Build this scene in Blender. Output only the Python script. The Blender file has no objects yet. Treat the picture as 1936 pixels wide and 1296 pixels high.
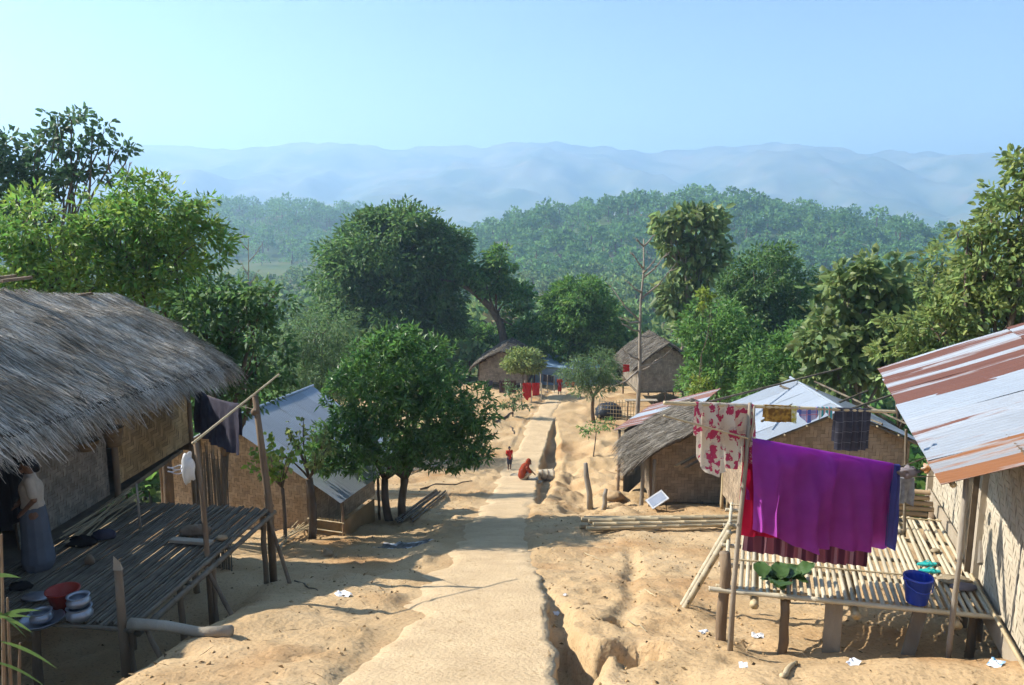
import bpy, math, random
import numpy as np
from mathutils import Vector, Matrix

# ------------------------------------------------------------------ camera, sky, sun, exposure
scene = bpy.context.scene
COL = scene.collection
PITCH = math.radians(9.6)
cam_data = bpy.data.cameras.new('camera')
cam_data.sensor_width = 23.7
cam_data.lens = 18.0
cam_data.clip_start = 0.05
cam_data.clip_end = 20000
cam = bpy.data.objects.new('camera', cam_data)
cam.location = (0, 0, 0)
cam.rotation_euler = (math.pi / 2 - PITCH, 0, 0)
COL.objects.link(cam)
scene.camera = cam

SUN_EL = math.radians(38.5)
SUN_AZ = math.atan2(-1.0, 0.2)            # clockwise from +Y: the sun stands left of the view, a little beyond
sun_vec = Vector((math.sin(SUN_AZ) * math.cos(SUN_EL), math.cos(SUN_AZ) * math.cos(SUN_EL), math.sin(SUN_EL)))
world = bpy.data.worlds.new('World')
scene.world = world
world.use_nodes = True
wn = world.node_tree
sky = wn.nodes.new('ShaderNodeTexSky')
sky.sky_type = 'NISHITA'
sky.sun_disc = False
sky.sun_elevation = SUN_EL
sky.sun_rotation = SUN_AZ
sky.altitude = 100
sky.air_density = 1.0
sky.dust_density = 0.25
sky.ozone_density = 3.0
wn.links.new(sky.outputs[0], wn.nodes['Background'].inputs[0])
wn.nodes['Background'].inputs[1].default_value = 0.09
sl = bpy.data.lights.new('sun', 'SUN')
sl.energy = 5.0
sl.angle = math.radians(0.53)
sl.color = (1.0, 0.94, 0.85)
sun = bpy.data.objects.new('sun', sl)
sun.rotation_euler = sun_vec.to_track_quat('Z', 'Y').to_euler()
sun.location = (-60, 20, 60)
COL.objects.link(sun)
vs = scene.view_settings
vs.view_transform = 'Standard'
vs.look = 'None'
vs.gamma = 1
vs.exposure = 1.1
vs.use_curve_mapping = False
cy = scene.cycles
cy.use_denoising = True
cy.max_bounces = 4
cy.diffuse_bounces = 2
cy.glossy_bounces = 2
cy.transmission_bounces = 2
cy.transparent_max_bounces = 6
cy.volume_bounces = 3
cy.use_adaptive_sampling = True
cy.adaptive_threshold = 0.03
cy.use_light_tree = False
cy.sample_clamp_indirect = 6

HAZE_DENSITY = 0.0005
rng = np.random.default_rng(7)
random.seed(7)
F = 1470.0
CP, SP = math.cos(PITCH), math.sin(PITCH)

def pt(px, py, d):
    """world point seen at photograph pixel (px, py), standing d metres ahead"""
    a = (px - 968) / F; b = (648 - py) / F
    dy = b * SP + CP; t = d / dy
    return Vector((a * t, d, (b * CP - SP) * t))

def mpp(p):
    """metres per photograph pixel at a point"""
    return (p[1] * CP - p[2] * SP) / F

# ------------------------------------------------------------------ noise and terrain height
def _hash(ix, iy, seed):
    h = (ix * 374761393 + iy * 668265263 + seed * 144665) & 0x7fffffff
    h = ((h ^ (h >> 13)) * 1274126177) & 0x7fffffff
    return ((h ^ (h >> 16)) & 0xffff) / 65535.0

def vnoise(x, y, seed=0):
    x = np.asarray(x, float); y = np.asarray(y, float)
    ix = np.floor(x).astype(np.int64); iy = np.floor(y).astype(np.int64)
    fx = x - ix; fy = y - iy
    fx = fx * fx * (3 - 2 * fx); fy = fy * fy * (3 - 2 * fy)
    a = _hash(ix, iy, seed); b = _hash(ix + 1, iy, seed); c = _hash(ix, iy + 1, seed); d = _hash(ix + 1, iy + 1, seed)
    return (a * (1 - fx) + b * fx) * (1 - fy) + (c * (1 - fx) + d * fx) * fy - 0.5

def fbm(x, y, octv=4, seed=0):
    s = 0; a = 1.0
    for k in range(octv):
        s = s + a * vnoise(x * 2 ** k + 17.3 * k, y * 2 ** k - 9.1 * k, seed + k)
        a *= 0.5
    return s

def sstep(a, b, x):
    t = np.clip((np.asarray(x, float) - a) / (b - a), 0, 1)
    return t * t * (3 - 2 * t)

PY = [-60, -20, -8, 0, 4, 6.8, 8.05, 12.6, 20, 28, 37, 45, 53, 60, 80, 120, 200, 350, 600, 9000]
PZ = [5, 1, -0.7, -2.3, -3.5, -4.5, -4.9, -6.3, -8.5, -10.6, -12.5, -12.65, -12.8, -13.5, -17, -24, -32, -35, -37, -40]
CY = [-10, 6.8, 20, 30, 37, 45, 57, 70]
CX = [-0.8, -0.7, -0.55, -0.05, 0.4, 1.4, 3.6, 5.5]
def path_c(y): return np.interp(y, CY, CX)
def path_w(y): return np.interp(y, [0, 7, 20, 37, 57], [2.45, 2.35, 2.3, 2.0, 1.7]) * 0.5
def prof(y):
    k = np.clip(np.abs(np.asarray(y, float)) * 0.08, 0.3, 6)
    return sum(np.interp(y + o * k, PY, PZ) for o in (-1.5, -1, -.5, 0, .5, 1, 1.5)) / 7

def H(x, y):
    x = np.asarray(x, float); y = np.asarray(y, float)
    z = prof(y)
    near = 1 - sstep(60, 160, y)
    z = z - np.clip(0.25 * np.clip(np.abs(x) - 11.5, 0, None), 0, 12) * near
    c = path_c(y); w = path_w(y)
    e = x - (c + w)                      # metres right of the path's right edge
    l = (c - w) - x                      # metres left of its left edge
    onp = sstep(0.0, 0.25, -e) * sstep(0.0, 0.25, -l) * (1 - sstep(56, 60, y))
    z = z - 0.05 * onp
    off = 1 - onp
    amp = np.interp(y, [0, 30, 60, 200, 900], [0.10, 0.16, 0.3, 1.0, 2.0])
    fr = np.interp(y, [0, 30, 60, 200, 900], [1.1, 0.9, 0.5, 0.1, 0.02])
    z = z + off * amp * fbm(x * 1.0, y * 1.0, 4, 3) * (y < 90) + off * 0.035 * fbm(x * 5, y * 5, 3, 11) * (y < 45)
    z = z + (y >= 90) * 1.2 * fbm(x * 0.03, y * 0.03, 3, 5)
    # ground under the left platform lies lower
    z = z - 0.95 * sstep(-3.7, -5.2, x) * (1 - sstep(10, 14, y))
    # left bank beside the path
    z = z - 0.22 * sstep(0.1, 0.8, l) * sstep(12, 15, y) * (1 - sstep(20, 24, y))
    # a heap of soil beside the log on the left
    z = z + 0.12 * np.exp(-(((x + 3.25) / 0.5) ** 2 + ((y - 9.6) / 0.6) ** 2))
    # gully washed out along the right edge
    gw = np.interp(y, [4, 6.5, 8.3, 10, 12, 15], [0.5, 0.42, 0.36, 0.22, 0.10, 0.05]) * (1 + 0.9 * vnoise(y * 1.3, y * 0 + 8, 27))
    gd = np.interp(y, [4, 6, 8.5, 9.8, 11.2, 12.6], [0.75, 0.75, 0.6, 0.42, 0.16, 0.0]) * (1 + 0.7 * vnoise(y * 1.7, y * 0 + 4, 26))
    wob = 0.10 * vnoise(y * 2.1, y * 0 + 3, 21) + 0.06 * vnoise(y * 6, y * 0 + 9, 22)
    ge = e + wob
    g = sstep(-0.06, 0.03, ge) * (1 - sstep(gw * 0.75, gw * 1.35, ge))
    z = z - gd * g
    z = z - 0.10 * np.abs(fbm(x * 4.2, y * 4.2, 4, 78)) * sstep(0.0, 0.25, e) * (1 - sstep(1.2, 2.2, e)) * (1 - sstep(11, 14, y))
    pit = sstep(1.0, 0.62, np.sqrt(((x - 1.28 - 0.08 * vnoise(y * 5, x * 5, 4)) / 0.5) ** 2 + ((y - 8.1) / 0.52) ** 2) + 0.42 * fbm(x * 3.5, y * 3.5, 4, 31))
    z = z - 0.62 * pit * (1 - g)
    pit2 = sstep(1.0, 0.6, np.sqrt(((x - 1.45) / 0.22) ** 2 + ((y - 9.6) / 0.28) ** 2) + 0.3 * vnoise(x * 6, y * 6, 33))
    z = z - 0.22 * pit2
    # small channels further right
    ch = np.abs(x - (1.9 + 0.16 * (y - 12) + 0.25 * vnoise(y * 0.8, y * 0 + 1, 41)))
    z = z - 0.10 * sstep(0.22, 0.03, ch) * sstep(8.5, 10, y) * (1 - sstep(15, 17, y))
    # bank in front of the right platform and hollow under it
    z = z + 0.16 * sstep(1.7, 2.4, x) * np.exp(-((y - 7.05) / 0.5) ** 2) - 0.12 * sstep(2.4, 3.0, x) * sstep(7.6, 8.0, y) * (1 - sstep(11, 12.5, y))
    # crumbled soil
    z = z + off * (0.035 * np.abs(fbm(x * 3.1, y * 3.1, 4, 75)) + 0.018 * fbm(x * 11, y * 11, 2, 76)) * (y < 50) * sstep(0.0, 0.5, np.maximum(e, l))
    # trodden dents
    z = z - off * 0.03 * sstep(0.22, 0.36, vnoise(x * 3.4 + 0.6 * vnoise(x * 2, y * 2, 90), y * 2.6, 91)) * (y < 45) - off * 0.02 * sstep(0.25, 0.4, vnoise(x * 6.3, y * 5.1, 92)) * (y < 25)
    # second gully beside the path farther down, broken ground beside it
    g2w = np.interp(y, [26, 31, 37, 42, 46], [0.2, 0.5, 0.8, 0.5, 0.1])
    ge2 = e + 0.2 * vnoise(y * 0.9, y * 0 + 5, 51)
    z = z - np.interp(y, [25, 28, 34, 40, 44, 47], [0, 0.35, 0.5, 0.7, 0.45, 0]) * sstep(-0.05, 0.1, ge2) * (1 - sstep(g2w * 0.6, g2w * 1.6, ge2))
    rough = sstep(0.3, 1.0, e) * (1 - sstep(3.2, 5.0, e)) * sstep(22, 25, y) * (1 - sstep(40, 44, y))
    z = z + rough * (0.55 * np.abs(fbm(x * 0.9, y * 0.9, 4, 61)) - 0.12 - 0.35 * np.exp(-((e - 1.6) / 0.7) ** 2))
    return z

def hz(x, y): return float(H(np.array([x]), np.array([y]))[0])

def G(px, py):
    """where the photograph's pixel meets the ground"""
    ds = np.arange(4, 90, 0.05)
    a = (px - 968) / F; b = (648 - py) / F
    t = ds / (b * SP + CP)
    zz = (b * CP - SP) * t
    hh = H(a * t, ds)
    i = int(np.argmax(zz <= hh))
    return Vector((a * t[i], ds[i], hh[i]))

# ------------------------------------------------------------------ mesh building
class MB:
    def __init__(s): s.v = []; s.f = []
    def add(s, vs_, fs_):
        o = len(s.v); s.v.extend(tuple(p) for p in vs_); s.f.extend(tuple(i + o for i in f) for f in fs_)
    def beam(s, p0, p1, w, h, up=(0, 0, 1), taper=1.0):
        p0 = Vector(p0); p1 = Vector(p1); d = (p1 - p0).normalized(); u = Vector(up)
        if abs(d.dot(u)) > 0.98: u = Vector((0, 1, 0))
        sx = d.cross(u).normalized(); sz = sx.cross(d).normalized()
        vs_ = []
        for p, k in ((p0, 1), (p1, taper)):
            for a, b in ((-1, -1), (1, -1), (1, 1), (-1, 1)):
                vs_.append(p + sx * a * w / 2 * k + sz * b * h / 2 * k)
        s.add(vs_, [(0, 1, 2, 3), (7, 6, 5, 4), (4, 5, 1, 0), (5, 6, 2, 1), (6, 7, 3, 2), (7, 4, 0, 3)])
    def tube(s, pts, rad, n=8, caps=True):
        pts = [Vector(p) for p in pts]; o = len(s.v); m = len(pts)
        if not hasattr(rad, '__len__'): rad = [rad] * m
        prev = None
        for i, p in enumerate(pts):
            d = (pts[min(i + 1, m - 1)] - pts[max(i - 1, 0)]).normalized()
            if prev is None:
                u = Vector((0, 0, 1)) if abs(d.z) < 0.9 else Vector((1, 0, 0))
                sx = d.cross(u).normalized()
            else:
                sx = (prev - d * prev.dot(d)).normalized()
            prev = sx; sy = d.cross(sx)
            for k in range(n):
                a = 2 * math.pi * k / n
                s.v.append(tuple(p + (sx * math.cos(a) + sy * math.sin(a)) * rad[i]))
        for i in range(m - 1):
            for k in range(n):
                k2 = (k + 1) % n
                s.f.append((o + i * n + k, o + i * n + k2, o + (i + 1) * n + k2, o + (i + 1) * n + k))
        if caps:
            s.f.append(tuple(o + k for k in reversed(range(n)))); s.f.append(tuple(o + (m - 1) * n + k for k in range(n)))
    def bamboo(s, p0, p1, r, n=7, gap=0.36, taper=0.85, bow=0.0):
        p0 = Vector(p0); p1 = Vector(p1); L = (p1 - p0).length; k = max(1, int(L / gap))
        side = (p1 - p0).cross(Vector((0, 0, 1)))
        side = side.normalized() if side.length > 1e-6 else Vector((1, 0, 0))
        ps = []; rs = []
        for i in range(k + 1):
            t = i / k
            for dt, q in ((-0.012, 1.0), (0, 1.13), (0.012, 1.0)):
                tt = t + dt / max(L, .1)
                if tt < 0 or tt > 1: continue
                ps.append(p0.lerp(p1, tt) + side * bow * math.sin(tt * math.pi) + Vector((0, 0, -abs(bow) * 0.4 * math.sin(tt * math.pi)))); rs.append(r * q * (1 - (1 - taper) * tt))
        s.tube(ps, rs, n)
    def lathe(s, c, prof_, n=20, axis=None):
        """prof_: list of (radius, height)"""
        c = Vector(c); o = len(s.v); m = len(prof_)
        R = Matrix.Identity(3) if axis is None else Vector((0, 0, 1)).rotation_difference(Vector(axis).normalized()).to_matrix()
        for r, h in prof_:
            for k in range(n):
                a = 2 * math.pi * k / n
                s.v.append(tuple(c + R @ Vector((r * math.cos(a), r * math.sin(a), h))))
        for i in range(m - 1):
            for k in range(n):
                k2 = (k + 1) % n
                s.f.append((o + i * n + k, o + i * n + k2, o + (i + 1) * n + k2, o + (i + 1) * n + k))
    def blob(s, c, r, n=10, m=7, jit=0.0, seed=0):
        rg = random.Random(seed); c = Vector(c); o = len(s.v)
        rr = r if hasattr(r, '__len__') else (r, r, r)
        s.v.append((c.x, c.y, c.z - rr[2]))
        for i in range(1, m):
            th = math.pi * i / m
            for k in range(n):
                a = 2 * math.pi * k / n; q = 1 + jit * (rg.random() - .5) * 2
                s.v.append((c.x + rr[0] * q * math.sin(th) * math.cos(a), c.y + rr[1] * q * math.sin(th) * math.sin(a), c.z - rr[2] * q * math.cos(th)))
        s.v.append((c.x, c.y, c.z + rr[2])); e = len(s.v) - 1
        for k in range(n):
            s.f.append((o, o + 1 + (k + 1) % n, o + 1 + k)); s.f.append((e, e - n + k, e - n + (k + 1) % n))
        for i in range(m - 2):
            for k in range(n):
                a = o + 1 + i * n + k; b = o + 1 + i * n + (k + 1) % n
                s.f.append((a, b, b + n, a + n))
    def grid(s, fn, nu, nv):
        o = len(s.v)
        for j in range(nv + 1):
            for i in range(nu + 1): s.v.append(tuple(fn(i / nu, j / nv)))
        for j in range(nv):
            for i in range(nu):
                a = o + j * (nu + 1) + i
                s.f.append((a, a + 1, a + nu + 2, a + nu + 1))
    def slab(s, fn, nu, nv, thick):
        """closed sheet: fn(u,v) top surface, thick() downwards"""
        o = len(s.v); n1 = (nu + 1) * (nv + 1)
        s.grid(fn, nu, nv)
        for i in range(n1):
            p = s.v[o + i]; s.v.append((p[0], p[1], p[2] - thick))
        for j in range(nv):
            for i in range(nu):
                a = o + n1 + j * (nu + 1) + i
                s.f.append((a + nu + 1, a + nu + 2, a + 1, a))
        W = nu + 1
        rim = [i for i in range(W)] + [W * j + nu for j in range(1, nv + 1)] + [W * nv + i for i in range(nu - 1, -1, -1)] + [W * j for j in range(nv - 1, 0, -1)]
        for a, b in zip(rim, rim[1:] + rim[:1]):
            s.f.append((o + b, o + a, o + n1 + a, o + n1 + b))

ORG = {}
def org_of(o): return ORG.get(o.name, Vector((0, 0, 0)))

def mesh_arrays(name, V, Q):
    """fast quad mesh from numpy arrays"""
    me = bpy.data.meshes.new(name)
    V = np.asarray(V, np.float32); Q = np.asarray(Q, np.int32)
    me.vertices.add(len(V)); me.vertices.foreach_set('co', V.ravel())
    k = Q.shape[1]
    me.loops.add(Q.size); me.loops.foreach_set('vertex_index', Q.ravel())
    me.polygons.add(len(Q)); me.polygons.foreach_set('loop_start', np.arange(0, Q.size, k, dtype=np.int32))
    me.update(calc_edges=True); me.validate()
    return me

def link(name, me, mat, parent=None, loc=(0, 0, 0), smooth=False):
    if me is not None and mat is not None and not me.materials: me.materials.append(mat)
    if smooth and me is not None: me.polygons.foreach_set('use_smooth', np.ones(len(me.polygons), bool))
    o = bpy.data.objects.new(name, me); COL.objects.link(o)
    o.parent = parent; o.location = loc
    return o

def tag(o, label=None, cat=None, group=None, kind=None):
    if label: o['label'] = label
    if cat: o['category'] = cat
    if group: o['group'] = group
    if kind: o['kind'] = kind
    return o

def thing(name, label, cat, base, group=None):
    o = bpy.data.objects.new(name, None); COL.objects.link(o)
    o.empty_display_size = 0.2; o.location = base; ORG[o.name] = Vector(base)
    return tag(o, label, cat, group)

def part(name, mb, mat, parent, smooth=False, kind=None, label=None):
    """mesh in world coordinates under a thing (or under one of its parts)"""
    og = org_of(parent)
    me = bpy.data.meshes.new(name)
    me.from_pydata([(p[0] - og.x, p[1] - og.y, p[2] - og.z) for p in mb.v], [], mb.f)
    o = link(name, me, mat, parent, smooth=smooth); ORG[o.name] = og
    return tag(o, label, None, None, kind)

def part_np(name, V, Q, mat, parent, kind=None):
    og = org_of(parent)
    o = link(name, mesh_arrays(name, np.asarray(V) - np.array(og), Q), mat, parent); ORG[o.name] = og
    return tag(o, kind=kind)

def solo(name, mb, mat, label, cat, group=None, smooth=False, kind=None):
    V = np.array(mb.v); b = Vector((V[:, 0].mean(), V[:, 1].mean(), V[:, 2].min()))
    me = bpy.data.meshes.new(name)
    me.from_pydata((V - np.array(b)).tolist(), [], mb.f)
    o = link(name, me, mat, None, b, smooth); ORG[o.name] = b
    return tag(o, label, cat, group, kind)

def inst(name, me, mat, parent, M4):
    """a piece that shares mesh data, placed by a world matrix under parent"""
    o = link(name, me, mat, parent)
    o.matrix_local = Matrix.Translation(-org_of(parent)) @ M4
    ORG[o.name] = org_of(parent)
    return o

def frame(o, x, z):
    """matrix with origin o, local x along x, local z near z"""
    x = Vector(x).normalized(); z = Vector(z); y = z.cross(x).normalized(); z = x.cross(y)
    return Matrix(((x.x, y.x, z.x, o[0]), (x.y, y.y, z.y, o[1]), (x.z, y.z, z.z, o[2]), (0, 0, 0, 1)))

# ------------------------------------------------------------------ materials
def mat(name, c, c2=None, rough=0.85, nscale=3.0, stretch=(1, 1, 1), island=0.0, obr=0.0, bump=0.0, bscale=30.0,
        trans=0.0, tcol=None, spec=0.25, metal=0.0, edge=(0.35, 0.65), c3=None, c3scale=1.0, c3edge=(0.55, 0.7), hue=0.0, k=0.8, speck=0.0, sscale=60.0):
    m = bpy.data.materials.new(name); m.use_nodes = True
    nt = m.node_tree; N = nt.nodes; L = nt.links
    P = N['Principled BSDF']; out = N['Material Output']
    tc = N.new('ShaderNodeTexCoord'); mp = N.new('ShaderNodeMapping'); mp.inputs['Scale'].default_value = stretch
    L.new(tc.outputs['Object'], mp.inputs['Vector'])
    def noise(sc, det=5):
        n = N.new('ShaderNodeTexNoise'); n.inputs['Scale'].default_value = sc; n.inputs['Detail'].default_value = det
        L.new(mp.outputs[0], n.inputs['Vector']); return n
    def ramp(src, e):
        r = N.new('ShaderNodeMapRange'); r.inputs['From Min'].default_value = e[0]; r.inputs['From Max'].default_value = e[1]
        L.new(src, r.inputs['Value']); return r.outputs[0]
    def mix(f, a, b):
        x = N.new('ShaderNodeMix'); x.data_type = 'RGBA'
        if hasattr(f, 'is_linked'): L.new(f, x.inputs[0])
        else: x.inputs[0].default_value = f
        for i, q in ((6, a), (7, b)):
            if hasattr(q, 'is_linked'): L.new(q, x.inputs[i])
            else: x.inputs[i].default_value = (*q, 1)
        return x.outputs[2]
    c2 = c2 or tuple(q * 0.75 for q in c)
    c = tuple(q * k for q in c); c2 = tuple(q * k for q in c2); c3 = tuple(q * k for q in c3) if c3 else None
    col = mix(ramp(noise(nscale).outputs['Fac'], edge), c, c2)
    if c3: col = mix(ramp(noise(c3scale).outputs['Fac'], c3edge), col, c3)
    if speck:
        dk = N.new('ShaderNodeHueSaturation'); dk.inputs['Value'].default_value = 1 - speck; L.new(col, dk.inputs['Color'])
        col = mix(ramp(noise(sscale, 3).outputs['Fac'], (0.56, 0.66)), col, dk.outputs[0])
    for amt, kind in ((island, 'i'), (obr, 'o')):
        if not amt: continue
        src = N.new('ShaderNodeNewGeometry').outputs['Random Per Island'] if kind == 'i' else N.new('ShaderNodeObjectInfo').outputs['Random']
        hsv = N.new('ShaderNodeHueSaturation'); mr = N.new('ShaderNodeMapRange')
        mr.inputs['To Min'].default_value = 1 - amt; mr.inputs['To Max'].default_value = 1 + amt
        L.new(src, mr.inputs['Value']); L.new(mr.outputs[0], hsv.inputs['Value'])
        if hue:
            wn_ = N.new('ShaderNodeTexWhiteNoise'); wn_.noise_dimensions = '1D'; L.new(src, wn_.inputs['W'])
            mh = N.new('ShaderNodeMapRange'); mh.inputs['To Min'].default_value = 0.5 - hue; mh.inputs['To Max'].default_value = 0.5 + hue
            L.new(wn_.outputs['Value'], mh.inputs['Value']); L.new(mh.outputs[0], hsv.inputs['Hue'])
        L.new(col, hsv.inputs['Color']); col = hsv.outputs[0]
    L.new(col, P.inputs['Base Color'])
    P.inputs['Roughness'].default_value = rough; P.inputs['Metallic'].default_value = metal
    P.inputs['Specular IOR Level'].default_value = spec
    if bump:
        b = N.new('ShaderNodeBump'); b.inputs['Strength'].default_value = bump; b.inputs['Distance'].default_value = 0.03
        L.new(noise(bscale, 6).outputs['Fac'], b.inputs['Height']); L.new(b.outputs[0], P.inputs['Normal'])
    if trans:
        t = N.new('ShaderNodeBsdfTranslucent'); ms = N.new('ShaderNodeMixShader'); ms.inputs[0].default_value = trans
        if tcol: t.inputs[0].default_value = (*tcol, 1)
        else: L.new(col, t.inputs[0])
        L.new(P.outputs[0], ms.inputs[1]); L.new(t.outputs[0], ms.inputs[2]); L.new(ms.outputs[0], out.inputs['Surface'])
    m['c'] = 1
    return m

SAND = mat('sandy_soil', (0.60, 0.425, 0.235), (0.50, 0.34, 0.175), 0.95, 0.7, bump=1.0, bscale=11, spec=0.1, speck=0.3, sscale=26, c3=(0.42, 0.24, 0.105), c3scale=0.45, c3edge=(0.50, 0.72))
PATHM = mat('dusty_path', (0.68, 0.505, 0.30), (0.58, 0.425, 0.25), 0.95, 1.6, bump=0.7, bscale=20, spec=0.1, speck=0.14, sscale=38, c3=(0.47, 0.33, 0.17), c3scale=7.0, c3edge=(0.6, 0.72))
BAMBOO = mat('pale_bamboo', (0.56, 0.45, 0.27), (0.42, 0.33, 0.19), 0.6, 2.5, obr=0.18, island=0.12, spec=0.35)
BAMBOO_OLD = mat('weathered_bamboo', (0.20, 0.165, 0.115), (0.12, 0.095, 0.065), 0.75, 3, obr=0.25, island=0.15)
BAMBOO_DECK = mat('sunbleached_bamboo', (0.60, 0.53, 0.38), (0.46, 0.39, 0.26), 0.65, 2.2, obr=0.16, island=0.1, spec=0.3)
WOOD = mat('old_wood', (0.28, 0.20, 0.125), (0.16, 0.11, 0.07), 0.85, 4, (1, 1, 0.25), bump=0.5, bscale=25)
WOOD_GREY = mat('grey_wood', (0.36, 0.32, 0.26), (0.24, 0.205, 0.16), 0.85, 4, (1, 1, 0.3), bump=0.4, bscale=25)
WOOD_PALE = mat('pale_timber', (0.47, 0.40, 0.30), (0.36, 0.30, 0.215), 0.8, 3, (1, 1, 0.4), bump=0.3, bscale=25)
BARK = mat('bark', (0.20, 0.15, 0.10), (0.11, 0.08, 0.055), 0.95, 6, (1, 1, 0.35), bump=0.8, bscale=12)
BARK_PALE = mat('pale_bark', (0.38, 0.32, 0.24), (0.25, 0.20, 0.15), 0.9, 5, (1, 1, 0.3), bump=0.5, bscale=14)
THATCH = mat('grey_thatch', (0.56, 0.52, 0.45), (0.36, 0.315, 0.25), 0.9, 2.2, island=0.6, spec=0.2, trans=0.2, c3=(0.27, 0.225, 0.165), c3scale=0.9, c3edge=(0.5, 0.7), k=1.1)
THATCH_HUT = mat('brown_thatch', (0.34, 0.305, 0.25), (0.20, 0.17, 0.13), 0.9, 2.2, island=0.5, spec=0.15, trans=0.15)
THATCH_B = mat('thatch_bed', (0.13, 0.108, 0.082), (0.075, 0.06, 0.045), 1.0, 9, bump=0.8, bscale=18, spec=0.05)
WEAVE_TAN = mat('tan_woven_bamboo', (0.47, 0.335, 0.165), (0.37, 0.25, 0.115), 0.7, 2, island=0.28)
WEAVE_GREY = mat('grey_woven_bamboo', (0.36, 0.31, 0.235), (0.24, 0.20, 0.15), 0.8, 2, island=0.2)
WEAVE_PINK = mat('faded_woven_bamboo', (0.50, 0.375, 0.24), (0.40, 0.285, 0.17), 0.75, 2, island=0.22)
WEAVE_BROWN = mat('brown_woven_bamboo', (0.41, 0.32, 0.22), (0.29, 0.215, 0.14), 0.8, 1.5, island=0.2)
WEAVE_WHITE = mat('bleached_woven_bamboo', (0.62, 0.55, 0.42), (0.53, 0.455, 0.33), 0.75, 2, island=0.08)
BACKING_PALE = mat('pale_wall_backing', (0.42, 0.36, 0.26), (0.34, 0.28, 0.20), 0.95, 3)
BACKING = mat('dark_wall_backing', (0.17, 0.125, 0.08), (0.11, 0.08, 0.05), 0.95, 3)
# ------------------------------------------------------------------ ground, path
def axis(segs):
    out = [segs[0][0]]
    for a, b, st in segs:
        if st > 0: out += list(np.arange(a + st, b + 1e-6, st))
        else: out += list(np.geomspace(abs(a), abs(b), int(-st))[1:] * (1 if b > 0 else -1))
    return np.array(out)
ys = axis([(-40, -4, 3.0), (-4, 5, 0.3), (5, 16, 0.07), (16, 28, 0.12), (28, 62, 0.25), (62, 4900, -66)])
xr = axis([(0, 3, 0.07), (3, 8, 0.12), (8, 16, 0.35), (16, 4800, -45)])
xs = np.concatenate([-xr[::-1], xr[1:]])
X, Y = np.meshgrid(xs, ys)
Z = H(X, Y)
nx, ny = len(xs), len(ys)
idx = np.arange(nx * ny).reshape(ny, nx)
Q = np.stack([idx[:-1, :-1], idx[:-1, 1:], idx[1:, 1:], idx[1:, :-1]], -1).reshape(-1, 4)
# far ground is greener: material by distance of place (village soil ends at the slope)
VALLEY = mat('valley_scrub', (0.10, 0.15, 0.05), (0.17, 0.18, 0.075), 0.95, 0.03, bump=0.3, bscale=0.3, spec=0.05)
me = mesh_arrays('ground', np.stack([X.ravel(), Y.ravel(), Z.ravel()], -1), Q)
me.materials.append(SAND); me.materials.append(VALLEY)
cyq = Y[:-1, :-1].ravel(); cxq = np.abs(X[:-1, :-1].ravel() )
me.polygons.foreach_set('material_index', ((cyq > 66 + 6 * vnoise(cxq * .3, cyq * .3, 2)) | (cxq > 15)).astype(np.int32))
me.polygons.foreach_set('use_smooth', np.ones(len(Q), bool))
ground = link('ground', me, None)
tag(ground, 'sandy village ground falling away to the valley', 'ground', kind='structure')

yy = np.concatenate([np.arange(-3, 16, 0.06), np.arange(16, 30, 0.12), np.arange(30, 58, 0.25)])
V = []; NU = 22
for y in yy:
    c, w = float(path_c(y)), float(path_w(y))
    wob = 0.10 * vnoise(y * 2.1, 3, 21) + 0.06 * vnoise(y * 6, 9, 22) + 0.03 * vnoise(y * 15, 2, 24)
    xl = c - w - 0.45 * float(sstep(10, 6, y)) + 0.16 * vnoise(y * 0.7, 7, 23) + 0.05 * vnoise(y * 4, 1, 25); xrr = c + w - wob - 0.01
    for i in range(NU + 1):
        x = xl + (xrr - xl) * i / NU
        V.append((x, y, 0))
V = np.array(V)
base = prof(V[:, 1]) - 0.005 + 0.012 * fbm(V[:, 0] * 1.5, V[:, 1] * 1.5, 4, 71) + 0.006 * fbm(V[:, 0] * 9, V[:, 1] * 9, 2, 72)
pc = path_c(V[:, 1]); pw_ = path_w(V[:, 1])
dl = V[:, 0] - (pc - pw_); dr_ = (pc + pw_) - V[:, 0]
nz = 0.25 * fbm(V[:, 0] * 2.5, V[:, 1] * 1.2, 3, 77)
V[:, 2] = base - 0.11 * sstep(0.7, 0.0, dl + 0.45 * sstep(10, 6, V[:, 1]) + 1.6 * nz) - 0.11 * sstep(0.35, 0.0, dr_ + nz) * (sstep(13, 15, V[:, 1]) * (1 - sstep(25, 27, V[:, 1])) + sstep(46, 48, V[:, 1])) - 0.014 * sum(np.exp(-((V[:, 1] - c_ - 0.06 * vnoise(V[:, 0] * 3, V[:, 0] * 0, 5)) / 0.05) ** 2) for c_ in (7.9, 10.9, 14.6, 19.5))
n1 = len(V); W = NU + 1; m = len(yy)
V2 = V.copy(); V2[:, 2] -= 0.16
ii = np.arange(n1).reshape(m, W)
Q = np.stack([ii[:-1, :-1], ii[:-1, 1:], ii[1:, 1:], ii[1:, :-1]], -1).reshape(-1, 4)
QR = np.stack([ii[:-1, -1], ii[:-1, -1] + n1, ii[1:, -1] + n1, ii[1:, -1]], -1)
QL = np.stack([ii[1:, 0], ii[1:, 0] + n1, ii[:-1, 0] + n1, ii[:-1, 0]], -1)
pm = mesh_arrays('path', np.concatenate([V, V2]), np.concatenate([Q, QR, QL]))
path = link('path', pm, PATHM)
tag(path, 'pale dusty path running straight down through the village', 'path', kind='structure')

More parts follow.
